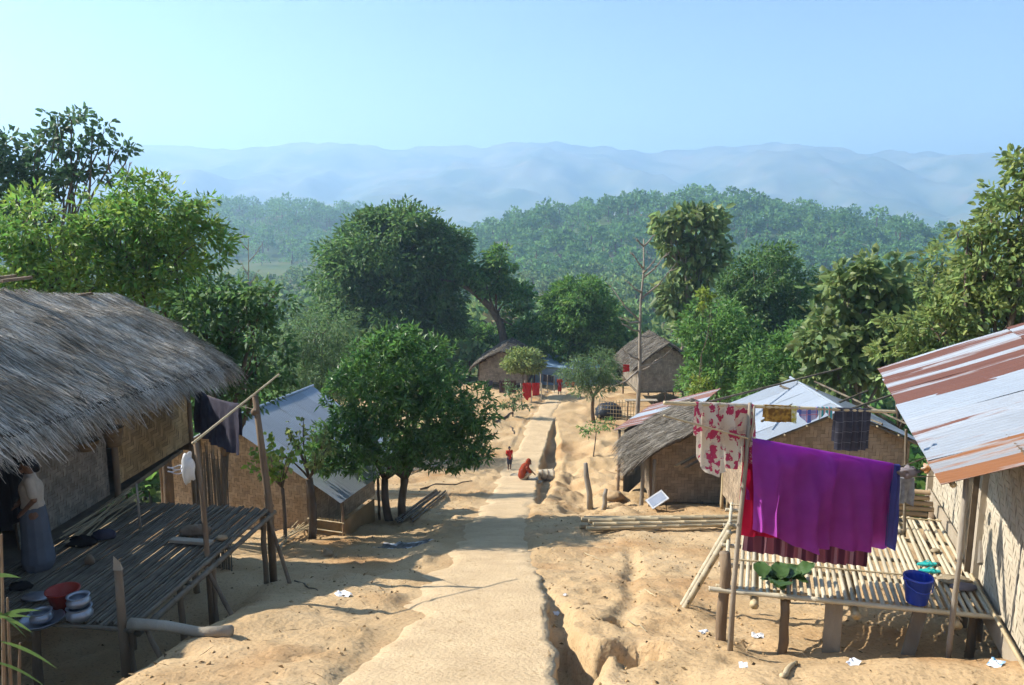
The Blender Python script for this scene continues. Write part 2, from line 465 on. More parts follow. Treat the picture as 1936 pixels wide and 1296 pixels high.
# ------------------------------------------------------------------ far mountains
MOUNT = mat('mountain_scrub', (0.08, 0.12, 0.05), (0.30, 0.28, 0.17), 0.95, 0.006, spec=0.05, c3=(0.34, 0.24, 0.15), c3scale=0.011, c3edge=(0.63, 0.72))
crest = [(-900, 300), (-500, 285), (-200, 290), (0, 283), (240, 280), (350, 278), (430, 286), (500, 277), (560, 268), (630, 268), (700, 275), (740, 284), (880, 276), (1000, 266), (1040, 268),
         (1080, 275), (1140, 278), (1210, 286), (1300, 283), (1380, 275), (1470, 272), (1540, 281), (1600, 280), (1640, 291), (1700, 281), (1760, 286), (1800, 293), (1850, 291), (1920, 300), (2100, 296), (2400, 285), (2900, 300)]
D0 = 3600.0
cxs = np.array([pt(a, b, D0)[0] for a, b in crest]); czs = np.array([pt(a, b, D0)[2] for a, b in crest])
mx = np.linspace(-4600, 4800, 420); my = np.concatenate([np.linspace(1500, 3600, 95), np.linspace(3625, 4600, 25)])
MX, MY = np.meshgrid(mx, my)
top = np.interp(MX, cxs, czs) + 16 * fbm(MX / 150, MX * 0 + 3, 4, 85)
t = np.clip((MY - 1600) / (D0 - 1600), 0, 1)
fall = np.where(MY > D0, 1 - 0.55 * (MY - D0) / 1000, t ** 1.5)
rid = fbm(MX / 330 + 0.25 * fbm(MX / 500, MY / 500, 3, 81), MY / 620, 5, 82)
MZ = -45 + (top + 45) * fall + 150 * rid * np.sin(np.clip(t, 0, 1) * math.pi) ** 0.8 * (MY < D0) + 16 * fbm(MX / 70, MY / 60, 3, 84) * t
MZ = np.maximum(MZ, -50)
ii = np.arange(MX.size).reshape(MX.shape)
Q = np.stack([ii[:-1, :-1], ii[:-1, 1:], ii[1:, 1:], ii[1:, :-1]], -1).reshape(-1, 4)
mo = link('mountains', mesh_arrays('mountains', np.stack([MX.ravel(), MY.ravel(), MZ.ravel()], -1), Q), MOUNT, smooth=True)
tag(mo, 'long hazy blue mountain ridge along the horizon', 'mountains', kind='structure')

# ------------------------------------------------------------------ wooded hills
HILL = mat('hill_shade_and_soil', (0.10, 0.15, 0.055), (0.34, 0.24, 0.13), 0.95, 0.025, spec=0.05, edge=(0.6, 0.7))  # dark green paints the shade between trees into the colour; brown is bare soil
def hill(name, crest_px, d, depth, front, label):
    cx = np.array([pt(a, b, d)[0] for a, b in crest_px]); cz = np.array([pt(a, b, d)[2] for a, b in crest_px])
    x0, x1 = cx[0], cx[-1]
    gx = np.linspace(x0, x1, 110); gy = np.linspace(d - front, d + depth, 50)
    GX, GY = np.meshgrid(gx, gy)
    tp = np.interp(GX, cx, cz)
    tt = np.where(GY < d, (GY - (d - front)) / front, 1 - 0.9 * ((GY - d) / depth) ** 1.5)
    f = sstep(0, 1, tt)
    base_ = prof(GY) - 3
    ZZ = base_ + (tp - base_) * f + 2.5 * fbm(GX / 45, GY / 45, 3, 91) * f
    ii = np.arange(GX.size).reshape(GX.shape)
    Q = np.stack([ii[:-1, :-1], ii[:-1, 1:], ii[1:, 1:], ii[1:, :-1]], -1).reshape(-1, 4)
    o = link(name, mesh_arrays(name, np.stack([GX.ravel(), GY.ravel(), ZZ.ravel()], -1), Q), HILL, smooth=True)
    tag(o, label, 'hill', kind='structure')
    def h(x, y):
        tp = np.interp(x, cx, cz); tt = np.where(y < d, (y - (d - front)) / front, 1 - 0.9 * (np.clip(y - d, 0, None) / depth) ** 1.5)
        b_ = prof(y) - 3
        return b_ + (tp - b_) * sstep(0, 1, tt)
    return h, (x0, x1, d - front, d + depth)

hill_r = hill('hill', [(760, 530), (840, 492), (900, 468), (960, 446), (1020, 430), (1150, 412), (1290, 398), (1450, 412), (1600, 436), (1720, 456), (1800, 478), (1900, 480), (2100, 520)], 560, 160, 200, 'wooded hill rising behind the village, to the right of the path')
hill_l = hill('hill', [(-200, 470), (100, 420), (300, 405), (430, 400), (500, 412), (560, 405), (640, 410), (720, 440), (800, 480), (900, 520)], 820, 200, 300, 'hazy wooded hill with a bare orange scar, behind the left trees')

# ------------------------------------------------------------------ foliage
def leaves(C, Dr, L, Wd, rg, fold=0.25, full=False):
    """diamond leaves: C centres at the stalk, Dr unit directions, L lengths, Wd widths"""
    n = len(C)
    R = rg.normal(size=(n, 3)); S = np.cross(Dr, R); S /= np.linalg.norm(S, axis=1, keepdims=True) + 1e-9
    Nn = np.cross(S, Dr)
    L = L[:, None]; Wd = Wd[:, None]
    a = C; tip = C + Dr * L - Nn * L * 0.12
    mid = C + Dr * L * 0.45
    l = mid + S * Wd * 0.5 + Nn * Wd * fold; r = mid - S * Wd * 0.5 + Nn * Wd * fold
    if full:                                            # rounder blade of two halves along the midrib
        h = S * Wd * 0.5 + Nn * Wd * fold
        q1 = C + Dr * L * 0.28; q2 = C + Dr * L * 0.7 - Nn * L * 0.05
        V = np.stack([a, q1 - (h - 2 * Nn * Wd * fold) * 0.92, q2 - (h - 2 * Nn * Wd * fold) * 0.8, tip, q2 + h * 0.8, q1 + h * 0.92], 1).reshape(-1, 3)
        k = np.arange(n)[:, None] * 6
        return V, np.concatenate([k + np.array([[0, 1, 2, 3]]), k + np.array([[0, 3, 4, 5]])])
    V = np.stack([a, r, tip, l], 1).reshape(-1, 3)
    return V, np.arange(4 * n).reshape(n, 4)

def unit(n, rg):
    v = rg.normal(size=(n, 3)); return v / np.linalg.norm(v, axis=1, keepdims=True)

def crown_arrays(blobs, leaf, width, dens, clump_r, rg, per=26, droop=0.35, inner=0.25, ragged=0.18, full=False):
    """blobs: (centre, radii). dens: clumps per square metre of shell."""
    Cs = []; Ds = []
    for c, r in blobs:
        c = np.array(c); r = np.array(r)
        area = 4 * math.pi * ((r[0] * r[1]) ** 1.6 / 3 + (r[0] * r[2]) ** 1.6 / 3 + (r[1] * r[2]) ** 1.6 / 3) ** (1 / 1.6)
        n = max(4, int(area * dens))
        u = unit(n, rg)
        ph = vnoise(u[:, 0] * 2.3 + c[0], u[:, 1] * 2.3 + u[:, 2] * 1.7 + c[1], 5)
        rad = (1.0 + ragged * 2 * ph + 0.10 * rg.normal(size=n)) * np.where(rg.random(n) < inner, rg.uniform(0.35, 0.8, n), 1)
        cc = c + u * r * rad[:, None]
        k = np.maximum(3, (per * rg.uniform(0.5, 1.4, n)).astype(int))
        rep = np.repeat(np.arange(n), k); N = len(rep)
        cr = clump_r * rg.uniform(0.6, 1.4, n)[rep][:, None]
        uu = unit(N, rg)
        off = uu * cr * rg.random((N, 1)) ** 0.5 * np.array([1, 1, 0.7])
        Cs.append(cc[rep] + off)
        d = uu * 0.8 + u[rep] * 0.5 + rg.normal(size=(N, 3)) * 0.35; d[:, 2] -= droop
        Ds.append(d / np.linalg.norm(d, axis=1, keepdims=True))
    C = np.concatenate(Cs); D = np.concatenate(Ds); N = len(C)
    return leaves(C, D, leaf * rg.uniform(0.65, 1.25, N), width * rg.uniform(0.7, 1.2, N), rg, full=full)

def leafmat(name, c, c2, hue=0.02, island=0.35, trans=0.52, rough=0.5, spec=0.4, ns=0.6):
    return mat(name, c, c2, rough, ns, island=island, trans=trans, hue=hue, spec=spec, k=1.15)
LEAF_MANGO = leafmat('mango_leaf', (0.115, 0.225, 0.055), (0.075, 0.165, 0.04), rough=0.38, spec=0.5)
LEAF_BRIGHT = leafmat('bright_leaf', (0.22, 0.33, 0.055), (0.12, 0.23, 0.045), hue=0.035)
LEAF_DARK = leafmat('dark_leaf', (0.115, 0.205, 0.06), (0.08, 0.155, 0.045))
LEAF_MID = leafmat('green_leaf', (0.145, 0.27, 0.06), (0.09, 0.19, 0.045))
LEAF_TEAK = leafmat('teak_leaf', (0.21, 0.27, 0.10), (0.14, 0.20, 0.065), hue=0.03, island=0.4)
LEAF_OLIVE = leafmat('olive_leaf', (0.27, 0.33, 0.10), (0.17, 0.23, 0.065), hue=0.03, island=0.4)
LEAF_BLUE = leafmat('broad_leaf', (0.09, 0.16, 0.065), (0.065, 0.12, 0.05))
LEAF_FEATHER = leafmat('feathery_leaf', (0.13, 0.21, 0.08), (0.09, 0.15, 0.055))
LEAF_YOUNG = leafmat('young_leaf', (0.26, 0.32, 0.05), (0.18, 0.25, 0.04))

def limb(mb, p0, p1, r0, r1, bend=0.12, n=6, segs=5, rg=random):
    p0 = Vector(p0); p1 = Vector(p1); L = (p1 - p0).length
    o = Vector((rg.uniform(-1, 1), rg.uniform(-1, 1), rg.uniform(-.2, .6))) * bend * L
    ps = [p0.lerp(p1, i / segs) + o * math.sin(math.pi * i / segs) for i in range(segs + 1)]
    mb.tube(ps, [r0 + (r1 - r0) * i / segs for i in range(segs + 1)], n)

def tree(name, label, cat, px_blobs, d, base, leaf, width, dens, clump_r, lm, per=26, droop=0.35, inner=0.25, group=None, trunk_r=0.14, bark=None, fork=0.45, depthk=1.0, ragged=0.18, nbr=None, seed=None, full=False):
    """crown ellipsoids given as (px, py, rx, ry[, metres nearer or farther]) of the photograph at distance d"""
    sd = seed if seed is not None else int(abs(base[0] * 100) + d * 7 + px_blobs[0][0])
    rg = np.random.default_rng(sd); rr = random.Random(sd)
    B = []
    for b in px_blobs:
        dd = d + (b[4] if len(b) > 4 else 0)
        c = pt(b[0], b[1], dd); k = mpp(c)
        B.append((c, (b[2] * k, (b[2] * .6 + b[3] * .4) * k * depthk, b[3] * k)))
    base = Vector(base)
    root = thing(name, label, cat, base, group)
    tb = MB()
    cen = sum((Vector(b[0]) * b[1][0] for b in B), Vector()) / sum(b[1][0] for b in B)
    fk = base.lerp(cen, fork)
    limb(tb, base - Vector((0, 0, .15)), fk, trunk_r, trunk_r * 0.7, 0.05, 8, 6, rr)
    for b in B:
        limb(tb, fk, b[0], trunk_r * 0.55, trunk_r * 0.12, 0.1, 6, 5, rr)
        for k in range(nbr if nbr is not None else 4):
            u = Vector((rr.uniform(-1, 1), rr.uniform(-1, 1), rr.uniform(-.3, 1))).normalized()
            limb(tb, fk.lerp(Vector(b[0]), rr.uniform(.5, 1)), Vector(b[0]) + Vector((u.x * b[1][0], u.y * b[1][1], u.z * b[1][2])) * 0.85, trunk_r * 0.22, trunk_r * 0.05, 0.12, 5, 4, rr)
    part('trunk', tb, bark or BARK, root, True)
    V, Q = crown_arrays([(tuple(b[0]), b[1]) for b in B], leaf, width, dens, clump_r, rg, per, droop, inner, ragged, full)
    part_np('crown', V, Q, lm, root)
    return root
# ------------------------------------------------------------------ woods that read as one mass
def wood(name, label, P, rad, hgt, lm, nq, lsize, seed):
    """many crowns of leaf clumps in one mesh. P: (n,3) feet"""
    rg = np.random.default_rng(seed); n = len(P)
    k = np.full(n, nq); rep = np.repeat(np.arange(n), k); N = len(rep)
    u = unit(N, rg); u[:, 2] = np.abs(u[:, 2]) * 1.1 - 0.25
    lob = 1 + 0.55 * vnoise(u[:, 0] * 1.9 + rep * 3.7, u[:, 1] * 1.9 + u[:, 2] * 1.9, 8)
    R = np.stack([rad, rad, hgt * 0.5], -1)[rep]
    C = P[rep] + np.array([0, 0, 1]) * (hgt * 0.55)[rep][:, None] + u * R * (lob * rg.uniform(.72, 1.05, N))[:, None]
    D = u * .6 + rg.normal(size=(N, 3)) * .6; D /= np.linalg.norm(D, axis=1, keepdims=True)
    s = lsize * (rad[rep] / rad.mean()) * rg.uniform(.6, 1.3, N)
    V, Q = leaves(C, D, s, s * 0.85, rg)
    # trunks
    a = np.linspace(0, 2 * math.pi, 5)[:-1]
    tv = []
    for q, rr_ in ((-1.0, .035), (0.62, .02)):
        for t in a:
            tv.append(P + np.stack([np.cos(t) * rr_ * hgt, np.sin(t) * rr_ * hgt, q * hgt if q > 0 else np.full(n, -1.0)], -1))
    T = np.stack(tv, 1).reshape(-1, 3); o = len(V)
    tq = [np.stack([np.arange(n) * 8 + k, np.arange(n) * 8 + (k + 1) % 4, np.arange(n) * 8 + 4 + (k + 1) % 4, np.arange(n) * 8 + 4 + k], -1) for k in range(4)]
    me = mesh_arrays(name, np.concatenate([V, T]), np.concatenate([Q, np.concatenate(tq) + o]))
    me.materials.append(lm); me.materials.append(BARK)
    me.polygons.foreach_set('material_index', np.concatenate([np.zeros(len(Q), np.int32), np.ones(4 * n, np.int32)]))
    tag(link(name, me, None), label, 'woodland', kind='stuff')

def scatter(n, box, h, rg, keep=None):
    x = rg.uniform(box[0], box[1], n); y = rg.uniform(box[2], box[3], n)
    if keep is not None:
        k = keep(x, y); x, y = x[k], y[k]
    return np.stack([x, y, h(x, y)], -1)

LEAF_FAR = leafmat('far_foliage', (0.16, 0.29, 0.09), (0.08, 0.17, 0.055), island=0.25, trans=0.4, rough=0.8, spec=0.1, ns=0.05, hue=0.012)
LEAF_FAR2 = leafmat('valley_foliage', (0.19, 0.27, 0.09), (0.11, 0.18, 0.06), island=0.4, trans=0.4, rough=0.8, spec=0.1, hue=0.03)
LEAF_DRY = leafmat('dry_foliage', (0.16, 0.145, 0.07), (0.10, 0.10, 0.045), island=0.4, trans=0.2, rough=0.8, spec=0.1)
rg = np.random.default_rng(3)
for (h, bx), n, sd, lab in ((hill_r, 1600, 1, 'dense trees covering the hill to the right behind the village'), (hill_l, 1700, 2, 'hazy trees covering the farther hill on the left')):
    P = scatter(n, (bx[0], bx[1], bx[2], bx[3] - 60), h, rg, (lambda x, y: vnoise(x / 40, y / 40, 12) > -0.42) if sd == 1 else (lambda x, y: vnoise(x / 45, y / 45, 14) > -0.36))
    q = len(P); r = (2.4 + 5.6 * rg.random(q) ** 1.8) * (1.2 if sd == 2 else 1)
    wood('wood', lab, P, r, r * rg.uniform(1.7, 2.6, q), LEAF_FAR, 180 if sd == 1 else 130, 1.25, sd)
# the valley between
def valley_keep(x, y):
    k = (np.abs(x) < y * 0.85 + 10)
    k &= ~((np.abs(x - 2 - (y - 60) * -0.03) < 6 + (y - 60) * 0.02) & (y < 115))        # opening beyond the end of the path
    k &= vnoise(x / 26, y / 26, 19) > -0.33
    return k
P = scatter(1900, (-330, 330, 95, 380), H, rg, valley_keep)
r = rg.uniform(2.4, 4.6, len(P))
wood('wood', 'valley trees standing between the village and the hills', P, r, r * rg.uniform(1.8, 2.6, len(P)), LEAF_FAR2, 130, 1.3, 3)
P = scatter(260, (-260, 260, 110, 360), H, rg, lambda x, y: (np.abs(x) < y * 0.85))
r = rg.uniform(2.0, 3.6, len(P))
wood('wood', 'dry brownish trees dotted through the valley', P, r, r * rg.uniform(1.6, 2.4, len(P)), LEAF_DRY, 110, 1.0, 4)
P = scatter(300, (-40, 44, 62, 100), H, rg, lambda x, y: (np.abs(x - 2) > 5.5) & (np.abs(x) < y * 0.8))
r = rg.uniform(1.3, 2.6, len(P))
wood('undergrowth', 'low bushes on the slope just beyond the far huts', P, r, r * rg.uniform(1.3, 1.9, len(P)), LEAF_FAR2, 220, 0.55, 5)
P = np.concatenate([scatter(70, (-26, -12, 22, 60), H, rg), scatter(80, (13, 34, 24, 60), H, rg)])
r = rg.uniform(1.1, 2.0, len(P))
wood('undergrowth', 'shaded bushes along both flanks of the village', P, r, r * rg.uniform(1.4, 2.0, len(P)), LEAF_MID, 420, 0.32, 6)

# ------------------------------------------------------------------ single trees
def foot(px, d, x=None):
    p = pt(px, 648, d); X_ = p.x if x is None else x
    return Vector((X_, d, hz(X_, d)))
tree('broadleaf_tree', 'tall open tree with spreading bare-ended branches against the sky at far left', 'tree',
     [(0, 300, 45, 56), (-60, 330, 70, 80), (135, 226, 34, 13), (105, 248, 30, 14), (175, 248, 34, 12), (225, 285, 22, 9), (150, 285, 36, 14), (75, 282, 34, 18), (60, 340, 66, 28), (170, 330, 34, 12), (120, 318, 36, 14), (20, 390, 80, 40)],
     31, foot(40, 31), 0.26, 0.15, 2.2, 0.42, LEAF_BLUE, full=True, nbr=2, per=22, group='trees behind the thatched house', trunk_r=0.2, inner=0.15, ragged=0.35)
tree('leafy_tree', 'bushy bright green tree behind the thatched roof, its top below the ridge line', 'tree',
     [(290, 410, 95, 70), (330, 470, 85, 70), (240, 470, 90, 70), (300, 530, 100, 60), (180, 430, 60, 60)],
     20, foot(290, 20), 0.2, 0.075, 4.2, 0.32, LEAF_BRIGHT, per=34, group='trees behind the thatched house', trunk_r=0.16, ragged=0.28)
tree('leafy_tree', 'yellow-green leafy tree at the left edge above the thatched roof', 'tree',
     [(70, 430, 90, 60), (110, 490, 90, 60), (20, 490, 80, 70), (160, 540, 70, 50), (60, 555, 110, 45)],
     19, foot(60, 19), 0.19, 0.07, 4.0, 0.32, LEAF_BRIGHT, per=32, group='trees behind the thatched house', trunk_r=0.15, ragged=0.28)
tree('leafy_tree', 'dark low tree filling the gap beside the end of the thatched roof', 'tree',
     [(430, 590, 85, 60), (370, 620, 80, 60), (480, 650, 70, 70), (400, 700, 80, 60), (500, 560, 45, 35), (450, 740, 60, 40)],
     18.3, foot(395, 18.3), 0.2, 0.085, 3.0, 0.36, LEAF_DARK, per=34, group='trees behind the thatched house', trunk_r=0.14)
tree('feathery_tree', 'soft feathery grey-green tree left of the big round tree', 'tree',
     [(610, 630, 65, 50), (570, 680, 60, 50), (640, 690, 60, 50), (600, 740, 70, 40)],
     38, foot(600, 38), 0.30, 0.045, 4.0, 0.5, LEAF_FEATHER, per=34, trunk_r=0.12, droop=0.5)
tree('round_tree', 'huge dark round-crowned tree in the middle of the valley side', 'tree',
     [(755, 490, 110, 80), (690, 540, 85, 80), (820, 520, 55, 75), (755, 430, 75, 36), (720, 610, 110, 60), (795, 605, 65, 55), (660, 600, 50, 60), (850, 460, 30, 30)],
     68, foot(745, 68), 0.5, 0.2, 1.15, 0.95, LEAF_DARK, per=46, trunk_r=0.45, ragged=0.24)
# leaning tree beside it
lb = foot(955, 66)
lean = thing('leaning_tree', 'leaning tree with a thick curved bare trunk right of the round tree', 'tree', lb)
tb = MB()
pth = [lb - Vector((0, 0, .3))] + [pt(a, b, 66) for a, b in ((952, 640), (945, 610), (930, 585), (905, 560), (885, 545), (860, 535), (830, 528))]
tb.tube(pth, [.4, .36, .33, .3, .27, .22, .16, .08], 9)
for e in ((950, 490), (965, 565), (985, 620), (915, 520)): limb(tb, pt(938, 597, 66), pt(e[0], e[1], 66), .16, .04, .12)
part('trunk', tb, BARK, lean, True)
BL = []
for a, b, c, e in ((945, 490, 26, 20), (955, 530, 18, 18), (898, 522, 30, 16), (972, 562, 30, 26), (992, 628, 34, 24), (880, 510, 24, 20), (925, 545, 24, 12)):
    p = pt(a, b, 66); k = mpp(p); BL.append((tuple(p), (c * k, c * k, e * k)))
V, Q = crown_arrays(BL, 0.42, 0.2, 2.4, 0.5, np.random.default_rng(5), 26)
part_np('crown', V, Q, LEAF_MID, lean)
tree('leafy_tree', 'fresh green tree at the head of the path between the two far huts', 'tree',
     [(1100, 580, 65, 45), (1070, 630, 50, 45), (1130, 640, 50, 50), (1095, 560, 40, 28)], 64, foot(1100, 64), 0.36, 0.15, 2.4, 0.5, LEAF_MID, per=36, trunk_r=0.2)
tree('leafy_tree', 'rounded bush-like tree behind the small far hut left of the path', 'tree',
     [(895, 632, 34, 20), (940, 634, 30, 16), (855, 668, 35, 34), (985, 642, 30, 20)], 74, foot(905, 74), 0.36, 0.16, 2.2, 0.5, LEAF_MID, per=34, trunk_r=0.16)
tree('feathery_tree', 'small feathery pale-leaved tree at the right edge of the path', 'tree',
     [(1090, 702, 28, 24), (1135, 690, 32, 28), (1112, 725, 38, 22), (1150, 720, 20, 20)], 44.5, G(1124, 800), 0.26, 0.045, 6.0, 0.3, LEAF_FEATHER, per=26, trunk_r=0.13, fork=.55, droop=.5)
tree('sapling', 'thin sapling with a few leaves beside the gully, right of the path', 'tree',
     [(1122, 808, 20, 10), (1150, 800, 16, 7), (1108, 815, 10, 6)], 39, G(1121, 863), 0.2, 0.06, 6, 0.18, LEAF_MID, per=14, trunk_r=0.035, fork=.8)
tree('small_tree', 'small pale green tree in front of the far hut left of the path', 'tree',
     [(985, 680, 30, 20), (1000, 688, 22, 16), (968, 690, 14, 10)], 54, foot(992, 54), 0.26, 0.1, 6, 0.3, LEAF_OLIVE, per=30, trunk_r=0.07, fork=.6)
tree('shrub', 'pale green shrub on the bank left of the path, before the clothes lines', 'shrub',
     [(970, 748, 14, 14), (960, 762, 14, 9), (984, 766, 14, 9), (962, 728, 5, 12)], 47, G(970, 788), 0.2, 0.1, 6, 0.2, LEAF_FEATHER, per=12, trunk_r=0.05, fork=.3)
tree('teak_tree', 'tall slim tree with big pale leaves rising above the stilted far hut', 'tree',
     [(1300, 425, 34, 28), (1340, 455, 26, 46), (1272, 450, 28, 36), (1322, 512, 34, 26), (1258, 420, 14, 18), (1280, 560, 36, 26), (1308, 592, 30, 20), (1345, 412, 15, 22), (1320, 398, 12, 16)],
     53, foot(1300, 53), 0.62, 0.4, 1.3, 0.6, LEAF_TEAK, full=True, per=17, trunk_r=0.17, bark=BARK_PALE, droop=.6, ragged=.25, fork=.6, inner=.1)
tree('leafy_tree', 'dark green tree with bright young tips beside the stilted far hut', 'tree',
     [(1345, 620, 55, 50), (1370, 680, 65, 45), (1335, 720, 45, 40), (1400, 640, 40, 45)], 38, foot(1355, 38), 0.26, 0.11, 3.0, 0.38, LEAF_MID, per=34, trunk_r=0.14)
tree('shrub', 'yellow-green young shoot standing against the dark tree by the far hut', 'shrub',
     [(1333, 560, 10, 14), (1322, 730, 16, 14), (1330, 575, 8, 8)], 36, foot(1328, 36), 0.24, 0.1, 9, 0.15, LEAF_YOUNG, per=18, trunk_r=0.03, fork=.9)
tree('leafy_tree', 'greyish open-crowned tree right of the tall slim one', 'tree',
     [(1440, 520, 70, 50), (1480, 570, 70, 55), (1410, 580, 50, 60), (1500, 640, 70, 60), (1440, 650, 60, 60)], 58, foot(1450, 58), 0.4, 0.15, 1.7, 0.6, LEAF_DARK, per=34, trunk_r=0.22, bark=BARK_PALE, ragged=.3)
tree('leafy_tree', 'fresh green bushy tree above the metal-roofed house', 'tree',
     [(1470, 690, 60, 45), (1520, 660, 55, 45), (1440, 735, 40, 30), (1560, 700, 55, 40)], 34, foot(1490, 34), 0.26, 0.11, 3.0, 0.38, LEAF_MID, per=32, trunk_r=0.14)
tree('teak_tree', 'broad-leaved tree with a pale trunk behind the metal-roofed house', 'tree',
     [(1640, 525, 55, 36), (1590, 560, 50, 42), (1690, 560, 55, 45), (1640, 610, 55, 40), (1560, 640, 55, 40), (1600, 690, 70, 40), (1690, 650, 60, 50)],
     26, foot(1635, 26), 0.38, 0.25, 2.6, 0.45, LEAF_TEAK, full=True, per=17, trunk_r=0.12, bark=BARK_PALE, droop=.6, ragged=.25)
tree('leafy_tree', 'large yellow-green tree filling the right edge above the rusty roof', 'tree',
     [(1905, 420, 50, 70), (1945, 320, 34, 60), (1860, 500, 55, 55), (1920, 540, 70, 70), (1800, 560, 50, 45), (1760, 620, 65, 50), (1850, 600, 70, 50), (1720, 690, 60, 50), (1990, 450, 70, 120), (1830, 440, 22, 24)],
     21, foot(1880, 21), 0.21, 0.11, 3.6, 0.33, LEAF_OLIVE, full=True, per=30, trunk_r=0.2, ragged=.32)
tree('leafy_tree', 'olive tree mass between the pale-trunked tree and the right edge', 'tree',
     [(1740, 560, 50, 45), (1790, 500, 36, 36), (1700, 620, 60, 50), (1550, 730, 50, 30)], 31, foot(1740, 31), 0.28, 0.13, 2.6, 0.4, LEAF_OLIVE, per=30, trunk_r=0.16, ragged=.3)

# mango tree: rosettes of long drooping leaves
def mango():
    base = G(748, 984); d = base.y
    root = thing('mango_tree', 'dense glossy mango tree in front of the metal-roofed house, shading the path', 'tree', base)
    tb = MB(); rr = random.Random(4)
    tops = [(700, 760), (760, 700), (830, 760), (800, 830), (880, 820), (660, 840), (740, 860), (770, 780)]
    for st in (-0.16, 0.18):
        f = base + Vector((st * 1.8, 0, 1.3))
        limb(tb, base + Vector((st, st * .5, -.1)), f, .13, .1, .06, 8, 5, rr)
        for a in tops[(0 if st < 0 else 1)::2]: limb(tb, f, pt(a[0], a[1], d + rr.uniform(-1, 1)), .08, .02, .12, 6, 5, rr)
    part('trunk', tb, BARK, root, True)
    rg = np.random.default_rng(9)
    bl = [(760, 690, 95, 62, 0), (700, 750, 85, 70, -.4), (830, 770, 85, 75, 0), (770, 790, 110, 75, .2), (880, 825, 50, 55, -.2), (655, 835, 58, 48, -.8), (620, 860, 34, 34, -1.0), (750, 645, 50, 32, 0), (720, 850, 70, 35, .5), (830, 850, 70, 28, .3)]
    Cs = []; Ds = []
    for a, b, r1, r2, dz in bl:
        c = pt(a, b, d + dz - .7); k = mpp(c); r = np.array([r1 * k, r1 * k * .95, r2 * k])
        n = int(150 * r[0] * r[2] + 20)
        u = unit(n, rg); rad = np.where(rg.random(n) < .3, rg.uniform(.4, .85, n), rg.uniform(.84, 1.12, n)) * (1 + .5 * vnoise(u[:, 0] * 2.2 + a, u[:, 1] * 2.2 + u[:, 2] * 2.6, 7))
        cc = np.array(c) + u * r * rad[:, None]
        m = 13; rep = np.repeat(np.arange(n), m); N = len(rep)
        ax = u[rep] * .7 + np.array([0, 0, .35]); dr = unit(N, rg) * .95 + ax * .55; dr[:, 2] -= .45
        Ds.append(dr / np.linalg.norm(dr, axis=1, keepdims=True)); Cs.append(cc[rep] + rg.normal(size=(N, 3)) * .05)
    C = np.concatenate(Cs); D = np.concatenate(Ds); N = len(C)
    V, Q = leaves(C, D, rg.uniform(.16, .29, N), rg.uniform(.045, .07, N), rg)
    part_np('crown', V, Q, LEAF_MANGO, root)
mango()

# bare trees
def bare_tree(label, base, top, r, branches, seed, group=None):
    rr = random.Random(seed); base = Vector(base); top = Vector(top)
    root = thing('bare_tree', label, 'tree', base, group)
    tb = MB(); tb.tube([base.lerp(top, i / 8) + Vector((rr.uniform(-.05, .05), 0, 0)) for i in range(9)], [r * (1 - .8 * i / 8) for i in range(9)], 8)
    part('trunk', tb, BARK_PALE, root, True)
    bb = MB()
    for t, dx, dz in branches:
        p = base.lerp(top, t); dx *= .72; e = p + Vector((dx, rr.uniform(-.6, .6) * abs(dx), dz))
        mid = p.lerp(e, .5) - Vector((0, 0, .12 * abs(dx)))
        bb.tube([p, mid, e], [r * .36, r * .25, r * .09], 6)
        for k in range(4):
            q = p.lerp(e, rr.uniform(.35, 1)) - Vector((0, 0, .05)); L = abs(dx) * rr.uniform(.25, .5)
            bb.tube([q, q + Vector((math.copysign(L * .6, dx), rr.uniform(-.4, .4) * L, L * rr.uniform(.2, .9)))], [r * .15, r * .06], 5)
    part('branch_work', bb, BARK_PALE, root, True)
    return root
bare_tree('leafless pale tree with a straight trunk standing before the stilted far hut', foot(1208, 34), pt(1218, 452, 34), .13,
          [(.97, -.5, .35), (.97, .6, .5), (.88, -.7, .7), (.84, 1.5, 1.1), (.86, .7, .7), (.78, -.9, .5), (.76, 2.0, 1.5), (.66, -1.9, 1.6), (.66, -1.3, .2), (.62, -1.2, .4), (.6, .9, .1), (.46, -1.6, -.7), (.47, 1.9, .7), (.45, 1.2, .5), (.5, -1.0, .5)], 3)
bare_tree('thin leafless tree standing up behind the bright green tree at left', foot(240, 33), pt(236, 300, 33), .07, [(.97, -.5, .5), (.95, .5, .6), (.93, .4, .9), (.9, -.6, .3)], 5, 'bare saplings behind the thatched house')
bare_tree('thin leafless tree in the gap between bright green tree and round tree', foot(450, 36), pt(470, 450, 36), .07, [(.95, -.7, .6), (.9, .9, .9), (.85, -.6, .7), (.8, .7, .8), (.75, -1, .5)], 6, 'bare saplings behind the thatched house')

# small pollarded trees by the metal-roofed house
def pollard(label, base, h, r, seed, lm):
    rr = random.Random(seed); rg = np.random.default_rng(seed)
    root = thing('pollarded_tree', label, 'tree', base)
    tb = MB(); top = Vector(base) + Vector((0, 0, h * .55)); limb(tb, base - Vector((0, 0, .1)), top, r, r * .85, .03, 8, 5, rr)
    C = []
    for k in range(9):
        e = top + Vector((rr.uniform(-.7, .7), rr.uniform(-.5, .5), h * rr.uniform(.2, .5)))
        limb(tb, top, e, r * .3, r * .08, .08, 5, 4, rr); C += [tuple(Vector(top).lerp(e, rr.uniform(.55, 1))) for _ in range(7)]
    part('trunk', tb, BARK, root, True)
    C = np.array(C); C = np.repeat(C, 3, 0) + rg.normal(size=(len(C) * 3, 3)) * .07
    D = unit(len(C), rg); D[:, 2] -= .4; D /= np.linalg.norm(D, axis=1, keepdims=True)
    V, Q = leaves(C, D, rg.uniform(.12, .22, len(C)), rg.uniform(.09, .15, len(C)), rg)
    part_np('crown', V, Q, lm, root)
